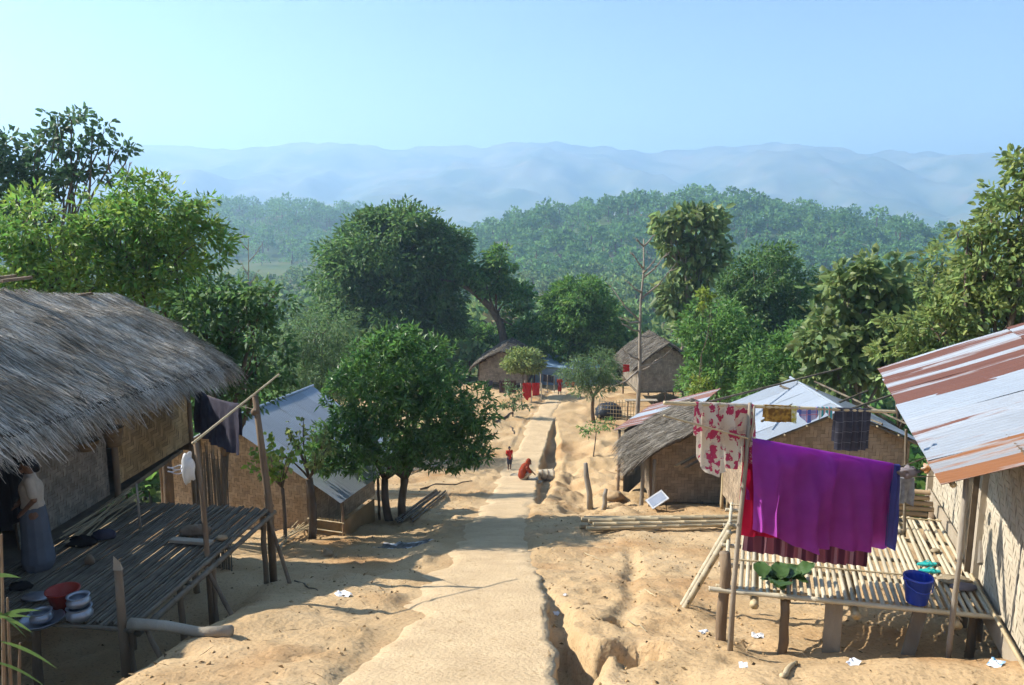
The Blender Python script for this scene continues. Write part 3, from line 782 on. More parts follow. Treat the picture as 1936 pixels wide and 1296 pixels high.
pollard('lopped tree with sparse yellowing leaves by the corner of the metal-roofed house', foot(573, 19.3), 3.0, .11, 2, LEAF_OLIVE)
pollard('lopped leafy stem rising behind the far post of the left platform', foot(520, 18.4), 2.6, .05, 5, LEAF_BRIGHT)

# banana-like fronds
def fronds(name, label, base, h, n, L, w, lm, seed, cat='plant'):
    rr = random.Random(seed); root = thing(name, label, cat, base); b = Vector(base)
    tb = MB(); tb.tube([b, b + Vector((0, 0, h))], [.12, .08], 8); part('stem', tb, BARK, root, True)
    for k in range(n):
        a = 2 * math.pi * k / n + rr.uniform(-.3, .3); up = rr.uniform(.5, 1.2)
        dr = Vector((math.cos(a), math.sin(a), 0)); sd = Vector((-dr.y, dr.x, 0))
        fb = MB()
        def fn(u, v, dr=dr, sd=sd, up=up):
            t = v; c = b + Vector((0, 0, h)) + dr * L * t * (1 - .15 * t) + Vector((0, 0, up * L * t - 1.15 * up * L * t * t))
            return c + sd * (u - .5) * w * math.sin(math.pi * min(1, .08 + t * .92)) + Vector((0, 0, abs(u - .5) * w * .3))
        fb.grid(fn, 4, 9); part('frond', fb, lm, root)
fronds('banana_plant', 'grey-green banana plant in the hollow left of the round tree', foot(556, 44), 3.2, 9, 2.2, .5, LEAF_FEATHER, 3)
# ------------------------------------------------------------------ woven panels, thatch, metal sheets
def weave(name, parent, O, U, Vv, w, h, s, m, run=2, lift=0.008, seed=0, cut=None):
    """woven bamboo matting: every float of a splint is a raised strip; O corner, U along, Vv up, normal U x V"""
    O = Vector(O); U = Vector(U).normalized(); Vv = Vector(Vv).normalized(); Nn = U.cross(Vv).normalized()
    rr = random.Random(seed); nu = int(w / s); nv = int(h / s); su = w / nu; sv = h / nv
    mb = MB(); per = 2 * run
    def strip(u0, u1, v0, v1, along_u):
        if cut and not cut((u0 + u1) / 2, (v0 + v1) / 2): return
        g = 0.035; j = rr.uniform(-.003, .003)
        if along_u:
            v0 += sv * g; v1 -= sv * g
            q = [(u0, v0, 0), (u0, v1, 0), ((u0 + u1) / 2, v0, 1), ((u0 + u1) / 2, v1, 1), (u1, v0, 0), (u1, v1, 0)]
        else:
            u0 += su * g; u1 -= su * g
            q = [(u0, v1, 0), (u1, v1, 0), (u0, (v0 + v1) / 2, 1), (u1, (v0 + v1) / 2, 1), (u0, v0, 0), (u1, v0, 0)]
        ps = [O + U * a + Vv * b + Nn * (lift * (0.15 + .85 * c) + j) for a, b, c in q]
        mb.add(ps, [(0, 2, 3, 1), (2, 4, 5, 3)])
    for j in range(nv):
        i = -((j) % per)
        while i < nu:
            a, b = max(i, 0), min(i + run, nu)
            if b > a: strip(a * su, b * su, j * sv, (j + 1) * sv, True)
            i += per
    for i in range(nu):
        # vertical floats fill the cells that horizontal floats leave open
        start = None
        for jj in range(nv + 1):
            openc = jj < nv and ((i + jj) % per) >= run
            if openc and start is None: start = jj
            if (not openc) and start is not None:
                strip(i * su, (i + 1) * su, start * sv, jj * sv, False); start = None
    return part(name, mb, m, parent, kind='stuff')

def backing(name, parent, O, U, Vv, w, h, m=None, th=0.03, off=-0.004):
    O = Vector(O); U = Vector(U).normalized(); Vv = Vector(Vv).normalized(); Nn = U.cross(Vv).normalized()
    mb = MB(); c = O + U * w / 2 + Vv * h / 2 + Nn * (off - th / 2)
    mb.beam(c - U * w / 2, c + U * w / 2, th, h, Vv)
    return part(name, mb, m or BACKING, parent)

def woven_wall(parent, O, U, w, h, s, m, run=2, seed=0, cut=None, lift=0.008, bm=None):
    """a wall panel: thin dark core with matting on its outer face"""
    up = Vector((0, 0, 1))
    b = backing('wall', parent, O, U, up, w, h, bm)
    weave('woven_matting', b, O, U, up, w, h, s, m, run, lift, seed, cut)
    return b

def thatch_slope(parent, e0, e1, r0, r1, th, n, seed, L=(0.45, 0.85), wd=0.013, fringe=1.0, m=None, hump=0.06, nameb='thatch_slope', mb_mat=None):
    """a thatched slope: e0,e1 eave ends, r0,r1 ridge ends"""
    e0, e1, r0, r1 = map(Vector, (e0, e1, r0, r1)); rg = np.random.default_rng(seed)
    def S(u, v):
        p = e0.lerp(e1, u).lerp(r0.lerp(r1, u), v)
        return p + Vector((0, 0, hump * math.sin(math.pi * v) + 0.10 * float(vnoise(u * 9 + seed, v * 6, 3)) + .05 * float(vnoise(u * 30, v * 20 + seed, 4))))
    mb = MB(); mb.slab(S, 40, 16, th)
    sl_ = part(nameb, mb, mb_mat or THATCH_B, parent, True)
    # straws
    u = rg.random(n); v = rg.random(n) ** 0.9 * 1.03
    E0, E1, R0, R1 = (np.array(q) for q in (e0, e1, r0, r1))
    def Sv(u, v):
        p = (E0 * (1 - u)[:, None] + E1 * u[:, None]) * (1 - v)[:, None] + (R0 * (1 - u)[:, None] + R1 * u[:, None]) * v[:, None]
        p[:, 2] += hump * np.sin(math.pi * np.clip(v, 0, 1)) + .10 * vnoise(u * 9 + seed, v * 6, 3) + .05 * vnoise(u * 30, v * 20 + seed, 4)
        return p
    ln = rg.uniform(L[0], L[1], n); sl_len = float(np.linalg.norm((R0 + R1 - E0 - E1) / 2)); ew = float(np.linalg.norm(E1 - E0))
    a = Sv(u, v); a[:, 2] += rg.uniform(0.0, 0.03, n)
    skew = rg.normal(size=n) * .2 + .16 * vnoise(u * 5, v * 3 + seed, 9)
    u2 = u + skew * ln / ew; v2 = v - ln / sl_len
    b = Sv(u2, np.clip(v2, -.02, 2)); b[:, 2] += rg.uniform(0.02, 0.075, n)
    over = np.clip(-v2, 0, None) * sl_len
    dn = (E0 + E1 - R0 - R1); dn /= np.linalg.norm(dn)
    b += dn * (over * .55)[:, None]; b[:, 2] -= over * .45
    nf = int(n * .16 * fringe)
    if nf:
        uf = rg.random(nf); af = Sv(uf, rg.uniform(0.0, .06, nf)); af[:, 2] -= rg.uniform(0, th, nf)
        bf = af + dn * rg.uniform(.05, .22, nf)[:, None]; bf[:, 2] -= rg.uniform(.04, .24, nf); bf += rg.normal(size=(nf, 3)) * .03
        a = np.concatenate([a, af]); b = np.concatenate([b, bf])
    N = len(a); d = b - a; d /= np.linalg.norm(d, axis=1, keepdims=True) + 1e-9
    side = np.cross(d, np.array([0, 0, 1.0]) + rg.normal(size=(N, 3)) * .5); side /= np.linalg.norm(side, axis=1, keepdims=True) + 1e-9
    w = (wd * rg.uniform(.5, 1.4, N))[:, None]
    V = np.stack([a - side * w * .5, a + side * w * .5, b + side * w * .2, b - side * w * .2], 1).reshape(-1, 3)
    part_np('straw', V, np.arange(4 * N).reshape(N, 4), m or THATCH, sl_, kind='stuff')
    return sl_

def tinmat(name, base, rust, amount, sx=4.0, sy=0.35, rough=0.42, seed=0.0):
    base = tuple(q * .8 for q in base); rust = tuple(q * .78 for q in rust)
    m = bpy.data.materials.new(name); m.use_nodes = True; nt = m.node_tree; N = nt.nodes; L = nt.links; P = N['Principled BSDF']
    tc = N.new('ShaderNodeTexCoord'); oi = N.new('ShaderNodeObjectInfo'); mp = N.new('ShaderNodeMapping'); mp.inputs['Scale'].default_value = (sx, sy, 1)
    vm = N.new('ShaderNodeVectorMath'); cb = N.new('ShaderNodeCombineXYZ'); ml = N.new('ShaderNodeMath'); ml.operation = 'MULTIPLY'; ml.inputs[1].default_value = 37
    L.new(oi.outputs['Random'], ml.inputs[0]); L.new(ml.outputs[0], cb.inputs[2]); L.new(tc.outputs['Object'], mp.inputs[0]); L.new(mp.outputs[0], vm.inputs[0]); L.new(cb.outputs[0], vm.inputs[1])
    n1 = N.new('ShaderNodeTexNoise'); n1.inputs['Scale'].default_value = 1.0; n1.inputs['Detail'].default_value = 7; n1.inputs['Roughness'].default_value = .62; L.new(vm.outputs[0], n1.inputs['Vector'])
    r = N.new('ShaderNodeMapRange'); r.inputs['From Min'].default_value = 1 - amount - .03; r.inputs['From Max'].default_value = 1 - amount + .03; L.new(n1.outputs['Fac'], r.inputs['Value'])
    n2 = N.new('ShaderNodeTexNoise'); n2.inputs['Scale'].default_value = 9; n2.inputs['Detail'].default_value = 6; L.new(mp.outputs[0], n2.inputs['Vector'])
    def mx(f, a, b):
        x = N.new('ShaderNodeMix'); x.data_type = 'RGBA'; L.new(f, x.inputs[0])
        for i, q in ((6, a), (7, b)):
            if hasattr(q, 'is_linked'): L.new(q, x.inputs[i])
            else: x.inputs[i].default_value = (*q, 1)
        return x.outputs[2]
    hv = N.new('ShaderNodeHueSaturation'); mv = N.new('ShaderNodeMapRange'); mv.inputs['To Min'].default_value = .82; mv.inputs['To Max'].default_value = 1.08; L.new(oi.outputs['Random'], mv.inputs['Value']); L.new(mv.outputs[0], hv.inputs['Value']); L.new(mx(n2.outputs['Fac'], base, tuple(q * .7 for q in base)), hv.inputs['Color']); clean = hv.outputs[0]; ru = mx(n2.outputs['Fac'], rust, (rust[0] * 1.45, rust[1] * 1.5, rust[2] * 1.4))
    L.new(mx(r.outputs[0], clean, ru), P.inputs['Base Color'])
    ro = N.new('ShaderNodeMapRange'); ro.inputs['To Min'].default_value = rough; ro.inputs['To Max'].default_value = .9; L.new(r.outputs[0], ro.inputs['Value']); L.new(ro.outputs[0], P.inputs['Roughness'])
    me_ = N.new('ShaderNodeMapRange'); me_.inputs['To Min'].default_value = .35; me_.inputs['To Max'].default_value = 0; L.new(r.outputs[0], me_.inputs['Value']); L.new(me_.outputs[0], P.inputs['Metallic'])
    return m
TIN_RUSTY = tinmat('rusting_tin', (0.56, 0.60, 0.64), (0.14, 0.056, 0.040), 0.42)
TIN_BAND = tinmat('rust_banded_tin', (0.56, 0.60, 0.64), (0.125, 0.05, 0.038), 0.55, 3.0, 0.10)
TIN_CLEAN = tinmat('galvanised_tin', (0.54, 0.60, 0.66), (0.30, 0.16, 0.10), 0.24)
TIN_RED = tinmat('red_rusted_tin', (0.50, 0.50, 0.52), (0.19, 0.085, 0.065), 0.58, 3, .25)
TIN_WARM = tinmat('orange_rusted_tin', (0.5, 0.5, 0.5), (0.22, 0.085, 0.032), 0.52, 3, .2)

def sheet(parent, O, X_, Yd, w, L, m, pitch=0.076, amp=0.011, bend=0.0, name='metal_sheet', seed=0):
    """corrugated sheet: O corner at the eave, X_ along the eave, Yd up the slope"""
    rr = random.Random(seed); n = max(4, int(w / pitch * 4)); k = 8
    X_ = Vector(X_).normalized(); Yd = Vector(Yd).normalized(); Z_ = X_.cross(Yd).normalized()
    vs_ = []
    for side in (1, 0):
        for j in range(k + 1):
            for i in range(n + 1):
                x = w * i / n; y = L * j / k
                z = amp * math.sin(2 * math.pi * x / pitch) + bend * math.sin(math.pi * j / k) + .006 * math.sin(x * 5 + seed + y * 3) - (0.004 if side == 0 else 0)
                vs_.append((x, y, z))
    o = (n + 1) * (k + 1); fs = []
    for j in range(k):
        for i in range(n):
            a = j * (n + 1) + i; fs.append((a, a + 1, a + n + 2, a + n + 1)); fs.append((o + a + n + 1, o + a + n + 2, o + a + 1, o + a))
    me = bpy.data.meshes.new(name); me.from_pydata(vs_, [], fs)
    M4 = Matrix(((X_.x, Yd.x, Z_.x, O[0]), (X_.y, Yd.y, Z_.y, O[1]), (X_.z, Yd.z, Z_.z, O[2]), (0, 0, 0, 1)))
    ob = inst(name, me, m, parent, M4); me.polygons.foreach_set('use_smooth', np.ones(len(me.polygons), bool))
    return ob

def post(parent, p0, p1, r, m=None, name='post', n=8, taper=.9):
    mb = MB(); p0 = Vector(p0); p1 = Vector(p1); rr = random.Random(int(p0.x * 1000) + int(p0.y * 77))
    mb.tube([p0.lerp(p1, i / 5) + Vector((rr.uniform(-1, 1), rr.uniform(-1, 1), 0)) * r * .25 for i in range(6)], [r * (1 - (1 - taper) * i / 5) * rr.uniform(.92, 1.08) for i in range(6)], n)
    return part(name, mb, m or WOOD, parent, True)

def rail(parent, p0, p1, r, m=None, name='beam', n=7):
    mb = MB(); mb.bamboo(p0, p1, r, n); return part(name, mb, m or BAMBOO_OLD, parent, True)

def board(parent, p0, p1, w, h, m=None, name='board', up=(0, 0, 1)):
    mb = MB(); mb.beam(p0, p1, w, h, up); return part(name, mb, m or WOOD_GREY, parent)

# ------------------------------------------------------------------ left thatched house
DZ = -5.04                                        # its platform's height
def xw(d): return -7.2 + .08 * (d - 11.9)
def eave_l(d): return Vector((-6.5 + .027 * (d - 9.5), d, -2.85 - .073 * (d - 9.5)))
def ridge_l(d): return Vector((-9.35 + .075 * (d - 10), d, -0.85 - .14 * (d - 10)))
lh = thing('thatched_house', 'long thatched house with woven bamboo walls standing in shade at left', 'house', (xw(12), 12, DZ - 1.2))
rf = MB(); rf.tube([ridge_l(4) - Vector((0, 0, .22)), ridge_l(17) - Vector((0, 0, .22))], .05, 7)
roof = part('roof', rf, WOOD, lh)
thatch_slope(roof, eave_l(4.0), eave_l(17.4), ridge_l(4.0), ridge_l(17.3), .16, 30000, 5, wd=.012, L=(.22, .75))
thatch_slope(roof, Vector((-12.3, 17.2, -3.4)), Vector((-12.4, 4, -2.6)), ridge_l(16.9), ridge_l(4.0), .16, 2500, 6, fringe=.3, wd=.02)
for a, b, c in ((0, 527, 13.9), (30, 530, 13.6), (100, 567, 15.6), (150, 560, 15.9)):
    p = pt(a, b, c); board(roof, p + Vector((-.12, -.2, 0)), p + Vector((.14, .22, .03)), .10, .05, WOOD, 'ridge_stick')
up = Vector((0, 0, 1))
# right wall: pale panel at the far end, greyer one behind the doorway
def wallpanel(d0, d1, z0, z1, inset, s, m, run, seed):
    a = Vector((xw(d0) - inset, d0, z0)); b = Vector((xw(d1) - inset, d1, z0))
    return woven_wall(lh, a, b - a, (b - a).length, z1 - z0, s, m, run, seed)
wallpanel(13.35, 16.0, -4.86, -3.2, 0, .072, WEAVE_TAN, 3, 1)
wallpanel(11.0, 13.3, DZ + .02, -3.0, .12, .062, WEAVE_GREY, 2, 2)
wallpanel(6.0, 10.1, DZ + .02, -2.75, .05, .05, WEAVE_GREY, 2, 3)
for d in (6.0, 10.15, 10.95, 13.32, 16.03):
    post(lh, (xw(d) + .02, d, hz(xw(d), d) - .2), (xw(d) + .02, d, eave_l(d).z + .22), .06, WOOD, 'post')
fa = Vector((xw(16.05), 16.05, DZ)); fb_ = Vector((-11.8, 16.4, DZ))
woven_wall(lh, fa, fb_ - fa, (fb_ - fa).length, 1.75, .09, WEAVE_GREY, 2, 4)
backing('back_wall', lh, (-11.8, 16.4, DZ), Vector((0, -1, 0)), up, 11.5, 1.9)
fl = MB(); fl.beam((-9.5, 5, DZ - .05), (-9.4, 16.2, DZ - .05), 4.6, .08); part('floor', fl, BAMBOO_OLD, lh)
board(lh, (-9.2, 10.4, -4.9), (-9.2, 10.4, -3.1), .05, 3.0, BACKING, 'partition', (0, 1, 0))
# ------------------------------------------------------------------ left bamboo platform
ld = thing('bamboo_platform', 'grey bamboo slat platform on stilts in the shade of the thatched house', 'platform', (-5.8, 10.8, hz(-5.8, 10.8)))
ax = Vector((.13, 1, 0)).normalized()
NRp = Vector((-4.71, 8.86, DZ)); Ld = 3.85
sm = []
for k in range(3):
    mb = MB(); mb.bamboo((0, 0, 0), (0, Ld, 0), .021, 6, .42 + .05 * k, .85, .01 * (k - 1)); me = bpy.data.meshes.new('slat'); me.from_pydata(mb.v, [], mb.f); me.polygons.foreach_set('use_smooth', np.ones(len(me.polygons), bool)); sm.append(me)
lat = Vector((1, -.13, 0)).normalized()
rs = random.Random(3)
for i in range(49):
    p = NRp - lat * (.03 + i * .0555 + rs.uniform(-.006, .006)) + ax * rs.uniform(-.05, .06) + Vector((0, 0, rs.uniform(-.004, .004)))
    M4 = Matrix.Translation(p) @ Matrix.Rotation(-math.atan2(ax.x, ax.y) + rs.uniform(-.006, .006), 4, 'Z')
    if i % 2: M4 = M4 @ Matrix.Translation((0, Ld, 0)) @ Matrix.Rotation(math.pi, 4, 'Z')
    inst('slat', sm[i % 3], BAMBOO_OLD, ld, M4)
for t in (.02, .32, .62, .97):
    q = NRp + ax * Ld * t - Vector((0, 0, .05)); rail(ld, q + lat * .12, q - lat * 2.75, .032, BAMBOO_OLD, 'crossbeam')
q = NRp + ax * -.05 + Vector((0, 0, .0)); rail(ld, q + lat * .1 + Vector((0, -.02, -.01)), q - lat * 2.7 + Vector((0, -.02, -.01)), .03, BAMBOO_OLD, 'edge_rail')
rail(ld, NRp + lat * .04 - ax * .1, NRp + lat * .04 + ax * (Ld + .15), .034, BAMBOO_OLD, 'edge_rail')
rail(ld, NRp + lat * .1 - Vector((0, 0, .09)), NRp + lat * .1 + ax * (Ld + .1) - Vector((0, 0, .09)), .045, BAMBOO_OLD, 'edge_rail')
def gpt(p): return Vector((p.x, p.y, hz(p.x, p.y) - .15))
for t, o in ((.01, .1), (.3, .08), (.53, .08), (.98, .1), (.01, 1.4), (.5, 1.4), (.98, 1.4), (.02, 2.6), (.97, 2.6)):
    q = NRp + ax * Ld * t - lat * (o - .06) - Vector((0, 0, .07)); post(ld, gpt(q), q, .05 if o < .5 else .06, WOOD, 'leg')
for t, dx in ((.05, .42), (.45, .55), (.98, .5)):
    q = NRp + ax * Ld * t + lat * .05 - Vector((0, 0, .05)); b = q + lat * dx + ax * -.25; post(ld, gpt(b), q, .035, WOOD, 'brace')

# ------------------------------------------------------------------ metal-roofed house behind the mango tree
mh = thing('metal_roofed_house', 'small woven-walled house with a pale blue metal roof, half hidden by the mango tree', 'house', (-6.8, 21.5, hz(-6.8, 21)))
R0 = Vector((-7.97, 21, -5.75)); rd = Vector((.3, .954, 0)); rt = Vector((.954, -.3, 0))
sdn = (rt * 3.6 + Vector((0, 0, -1.95))); Ls = sdn.length; sdn.normalize()
for k in range(6):
    O = R0 + sdn * Ls + rd * (-.15 + k * .76) + Vector((0, 0, .003 * (k % 2)))
    sheet(mh, O + rd * .0, rd, -sdn, .80, Ls, TIN_CLEAN, seed=k)
sdl = (-rt * 3.2 + Vector((0, 0, -1.75))); Ll = sdl.length; sdl.normalize()
for k in range(6):
    O = R0 + sdl * Ll + rd * (.62 + k * .76); sheet(mh, O, -rd, -sdl, .80, Ll, TIN_CLEAN, seed=k + 9)
rc = MB(); rc.tube([R0 - rd * .2 + up * .02, R0 + rd * 4.5 + up * .02], .045, 8); part('ridge_cap', rc, TIN_CLEAN, mh)
zb = min(hz(-9.5, 21.5), hz(-6, 20.5)) - .1
def gable(parent, cen, wdir, half_l, half_r, z0, zr, pitch_l, pitch_r, s, m, run, seed, lift=.012):
    """gable wall facing back along -cross(wdir, up): woven, cut to the roof"""
    O = Vector(cen) - wdir * half_l; O.z = z0; w = half_l + half_r; h = zr - z0
    def cut(u, v):
        x = u - half_l; return v < h - (pitch_r * x if x > 0 else -pitch_l * x) - .04
    mb = MB(); Nn = wdir.cross(up)
    pts = [(-half_l, 0), (half_r, 0), (half_r, h - pitch_r * half_r), (0, h), (-half_l, h - pitch_l * half_l)]
    f = [Vector(cen) + wdir * a - Vector((0, 0, Vector(cen).z - z0)) + up * (b - .02) - Nn * .006 for a, b in pts]; bk = [p - Nn * .04 for p in f]
    mb.add(f + bk, [(0, 1, 2, 3, 4), (9, 8, 7, 6, 5)] + [(i, i + 5, (i + 1) % 5 + 5, (i + 1) % 5) for i in range(5)])
    b = part('gable_wall', mb, BACKING, parent)
    weave('woven_matting', b, O, wdir, up, w, h, s, m, run, lift, seed, cut)
    return b
gable(mh, R0 + rd * .25, rt, 2.6, 2.35, zb, R0.z - .06, .545, .545, .085, WEAVE_PINK, 2, 5)
O = R0 + rd * .25 + rt * 2.35; O.z = zb; woven_wall(mh, O, rd, 3.9, 1.75, .1, WEAVE_PINK, 2, 6)
backing('wall', mh, R0 + rd * 4.2 + rt * 2.3 - Vector((0, 0, R0.z - zb)), -rt, up, 4.8, 1.7)
for o in (-2.55, 2.4): post(mh, R0 + rd * .2 + rt * o - Vector((0, 0, R0.z - zb)), R0 + rd * .2 + rt * o - Vector((0, 0, abs(o) * .545 + .06)), .06, WOOD, 'post')
# porch with upright bamboo slats
for k in range(26):
    q = R0 + rd * .12 + rt * (2.48 + k * .04); zt = zb + .72 + (.12 if k % 3 else .0)
    mb = MB(); mb.beam(Vector((q.x, q.y, zb)), Vector((q.x, q.y, zt)), .030, .012, rt); part('porch_slat', mb, WEAVE_TAN, mh)
for k in range(30):
    q = R0 + rd * (.15 + k * .06) + rt * 3.5
    mb = MB(); mb.beam(Vector((q.x, q.y, zb)), Vector((q.x, q.y, zb + .8)), .045, .014, rd); part('porch_slat', mb, WEAVE_TAN, mh)
for h_ in (.5, .78):
    rail(mh, R0 + rd * .08 + rt * 2.42 - Vector((0, 0, R0.z - zb - h_)), R0 + rd * .08 + rt * 3.55 - Vector((0, 0, R0.z - zb - h_)), .022, BAMBOO, 'porch_rail')
for o, f in ((3.5, .1), (3.5, 2.2), (3.5, 3.8)): post(mh, R0 + rd * f + rt * o - Vector((0, 0, R0.z - zb)), R0 + rd * f + rt * o - Vector((0, 0, o * .545 + .05)), .045, WOOD, 'post')

# ------------------------------------------------------------------ generic thatched hut
def hut(label, P, yaw, W, L, zf, ze, zr, over, n, s, m, seed, stilt=True, group=None, wl=None):
    """P ground point under the gable's centre; W across the gable, L back; zf floor, ze wall top at the sides, zr ridge (above P)"""
    P = Vector(P); a = Vector((math.cos(yaw), math.sin(yaw), 0)); b = Vector((-math.sin(yaw), math.cos(yaw), 0))
    t = thing('thatched_hut', label, 'hut', P, group)
    sl_ = (zr - ze) / (W / 2)
    R = lambda o, f, z: P + a * o + b * f + up * z
    rb = MB(); rb.tube([R(0, -over, zr - .15), R(0, L + over, zr - .15)], .05, 6); rf_ = part('roof', rb, WOOD, t)
    oz = ze - over * sl_ + .08
    thatch_slope(rf_, R(-W / 2 - over, L + over * .7, oz), R(-W / 2 - over, -over, oz), R(0, L + over * .7, zr + .1), R(0, -over, zr + .1), .14, n, seed, wd=.02, hump=.1, m=THATCH_HUT)
    thatch_slope(rf_, R(W / 2 + over, -over, oz), R(W / 2 + over, L + over * .7, oz), R(0, -over, zr + .1), R(0, L + over * .7, zr + .1), .14, n, seed + 1, wd=.02, hump=.1, m=THATCH_HUT)
    gable(t, P, a, W / 2, W / 2, P.z + zf, P.z + zr - .08, sl_, sl_, s, m, 2, seed)
    for sgn in (-1, 1):
        O = R(sgn * W / 2, L if sgn < 0 else 0, zf); woven_wall(t, O, -b if sgn < 0 else b, L, ze - zf, s, m, 2, seed + 3)
    backing('back_wall', t, R(W / 2, L, zf), -a, up, W, ze - zf)
    for o in (-W / 2, 0, W / 2):
        for f in (0.03, L):
            q = R(o, f, 0); post(t, Vector((q.x, q.y, hz(q.x, q.y) - .2)), R(o, f, zf + .05 if o == 0 else ze), .06, WOOD, 'post')
    if stilt:
        fb = MB(); fb.beam(R(0, -.1, zf - .05), R(0, L + .1, zf - .05), W + .25, .08); part('floor', fb, BAMBOO_OLD, t)
    return t, R
hp = Vector((-.7, 58.6, hz(-.7, 58.6)))
h1, _ = hut('small thatched hut left of the path at the far end', hp, math.radians(-8), 3.7, 4.5, .4, 1.9, 3.0, .6, 3400, .11, WEAVE_GREY, 11)
hp = Vector((10.2, 50.4, hz(10.2, 50.4)))
h2, _ = hut('grey thatched hut on stilts right of the path at the far end', hp, math.radians(4), 3.7, 4.6, 1.0, 2.9, 4.2, .5, 3400, .11, WEAVE_GREY, 21)
# ------------------------------------------------------------------ thatched hut on the right, woven wall to the path
hp = Vector((6.45, 25.1, -9.65))
h3, R3 = hut('low thatched hut with a brown woven wall beside the long bamboo poles', hp, math.radians(-3), 3.5, 2.2, -.1, 1.75, 2.75, .75, 5200, .11, WEAVE_BROWN, 31, stilt=False)
for o in (-1.72, -2.1):
    q = R3(o, -.5, 0); post(h3, Vector((q.x, q.y, hz(q.x, q.y) - .2)), q + up * 1.55, .07, WOOD_GREY, 'post')
for a, b in ((1378, 1), (1365, 0)):
    q = pt(a, 950, 23.8); post(h3, Vector((q.x, 23.8 + b * .1, hz(q.x, 23.8) - .2)), Vector((q.x, 23.8 + b * .1, -7.6)), .06, BAMBOO, 'post')
for k in range(5):
    p = R3(-.55 + .1 * k, -.25 - .05 * k, 1.55 + .05 * (k % 3)); rail(h3, p + Vector((-.55, -.35, -.18)), p + Vector((.7, .4, .2)), .03, BAMBOO if k < 2 else BAMBOO_OLD, 'stored_pole')
# rusty shed roof behind it
rs_ = thing('rusty_shed', 'low shed with a red rusted metal roof behind the brown-walled hut', 'shed', (5.0, 29.5, hz(5, 29.5)))
e0 = pt(1160, 818, 28.2); e1 = pt(1236, 768, 32.4); rgd = pt(1322, 738, 29.8)
xd = (e1 - e0); xd.z = 0; Lx = xd.length; xd.normalize(); yd = Vector((xd.y, -xd.x, .34)).normalized()
e0.z = e1.z = -8.1
for k in range(5): sheet(rs_, e0 + xd * (.86 * k), xd, Vector((xd.y, -xd.x, .36)).normalized(), .90, 3.1, TIN_RED if k % 3 != 2 else TIN_CLEAN, seed=40 + k).matrix_local
sb = e0 + xd * .3 + Vector((xd.y, -xd.x, 0)) * .5
for f, o in ((.1, .2), (3.6, .2), (.1, 2.6), (3.6, 2.6)):
    q = e0 + xd * f + Vector((xd.y, -xd.x, 0)) * o; post(rs_, Vector((q.x, q.y, hz(q.x, q.y) - .2)), Vector((q.x, q.y, -8.16 + o * .34)), .06, WOOD, 'post')
O = e0 + xd * .2 + Vector((xd.y, -xd.x, 0)) * .35; zg = hz(O.x, O.y) - .2
woven_wall(rs_, Vector((O.x, O.y, zg)) + xd * 3.6, -xd, 3.6, -8.1 - zg, .13, WEAVE_BROWN, 2, 44)

# ------------------------------------------------------------------ metal-roofed house on the right
th_ = thing('metal_roofed_house', 'brown-walled house with a shiny gabled metal roof held down by poles, behind the washing', 'house', (8.7, 20.5, hz(8.7, 20.5)))
Pk = Vector((8.7, 20.0, -5.15)); pl = .42; hwL, hwR = 2.3, 2.35
for sgn, hw in ((-1, hwL), (1, hwR)):
    dn = Vector((sgn * hw, 0, -hw * pl)); L_ = dn.length; dn.normalize()
    for k in range(5):
        O = Pk + dn * L_ + Vector((0, (-.1 + k * .76) if sgn > 0 else (.66 + k * .76), .003 * (k % 2)))
        sheet(th_, O, Vector((0, 1 if sgn > 0 else -1, 0)), -dn, .80, L_, TIN_CLEAN, seed=60 + k + sgn)
rc = MB(); rc.tube([Pk + Vector((0, -.15, .02)), Pk + Vector((0, 3.8, .02))], .04, 7); part('ridge_cap', rc, TIN_CLEAN, th_)
zb2 = hz(8.7, 20.5) - .3
gable(th_, Pk + Vector((0, .25, 0)), Vector((1, 0, 0)), 2.0, 2.05, zb2, Pk.z - .05, pl, pl, .10, WEAVE_BROWN, 2, 63)
woven_wall(th_, Vector((Pk.x - 2.0, 23.6, zb2)), Vector((0, -1, 0)), 3.3, Pk.z - 2.0 * pl - zb2 - .1, .12, WEAVE_BROWN, 2, 64)
woven_wall(th_, Vector((Pk.x + 2.05, 20.25, zb2)), Vector((0, 1, 0)), 3.3, Pk.z - 2.05 * pl - zb2 - .1, .12, WEAVE_BROWN, 2, 65)
for sgn, hw in ((-1, hwL), (1, hwR)):
    rail(th_, Pk + Vector((0, -.05, -.09)), Pk + Vector((sgn * hw, -.05, -hw * pl - .09)), .04, BAMBOO_OLD, 'rafter')
    for k in range(4): rail(th_, Pk + Vector((sgn * hw * (k + .6) / 4, -.16, -hw * pl * (k + .6) / 4 - .06)), Pk + Vector((sgn * hw * (k + .6) / 4, .6, -hw * pl * (k + .6) / 4 - .06)), .025, BAMBOO, 'purlin')
for (a, b, da), (c, e, dc) in (((1330, 766, 21.5), (1590, 700, 24.0)), ((1475, 733, 23.2), (1668, 806, 19.9)), ((1600, 780, 21.2), (1720, 738, 23.5)), ((1520, 792, 20.5), (1640, 742, 22.9)), ((1540, 725, 23.2), (1735, 815, 20.6)), ((1440, 800, 20.4), (1545, 742, 22.8))):
    rail(th_, pt(a, b, da) + up * .05, pt(c, e, dc) + up * .05, .035, BAMBOO_OLD, 'roof_pole')

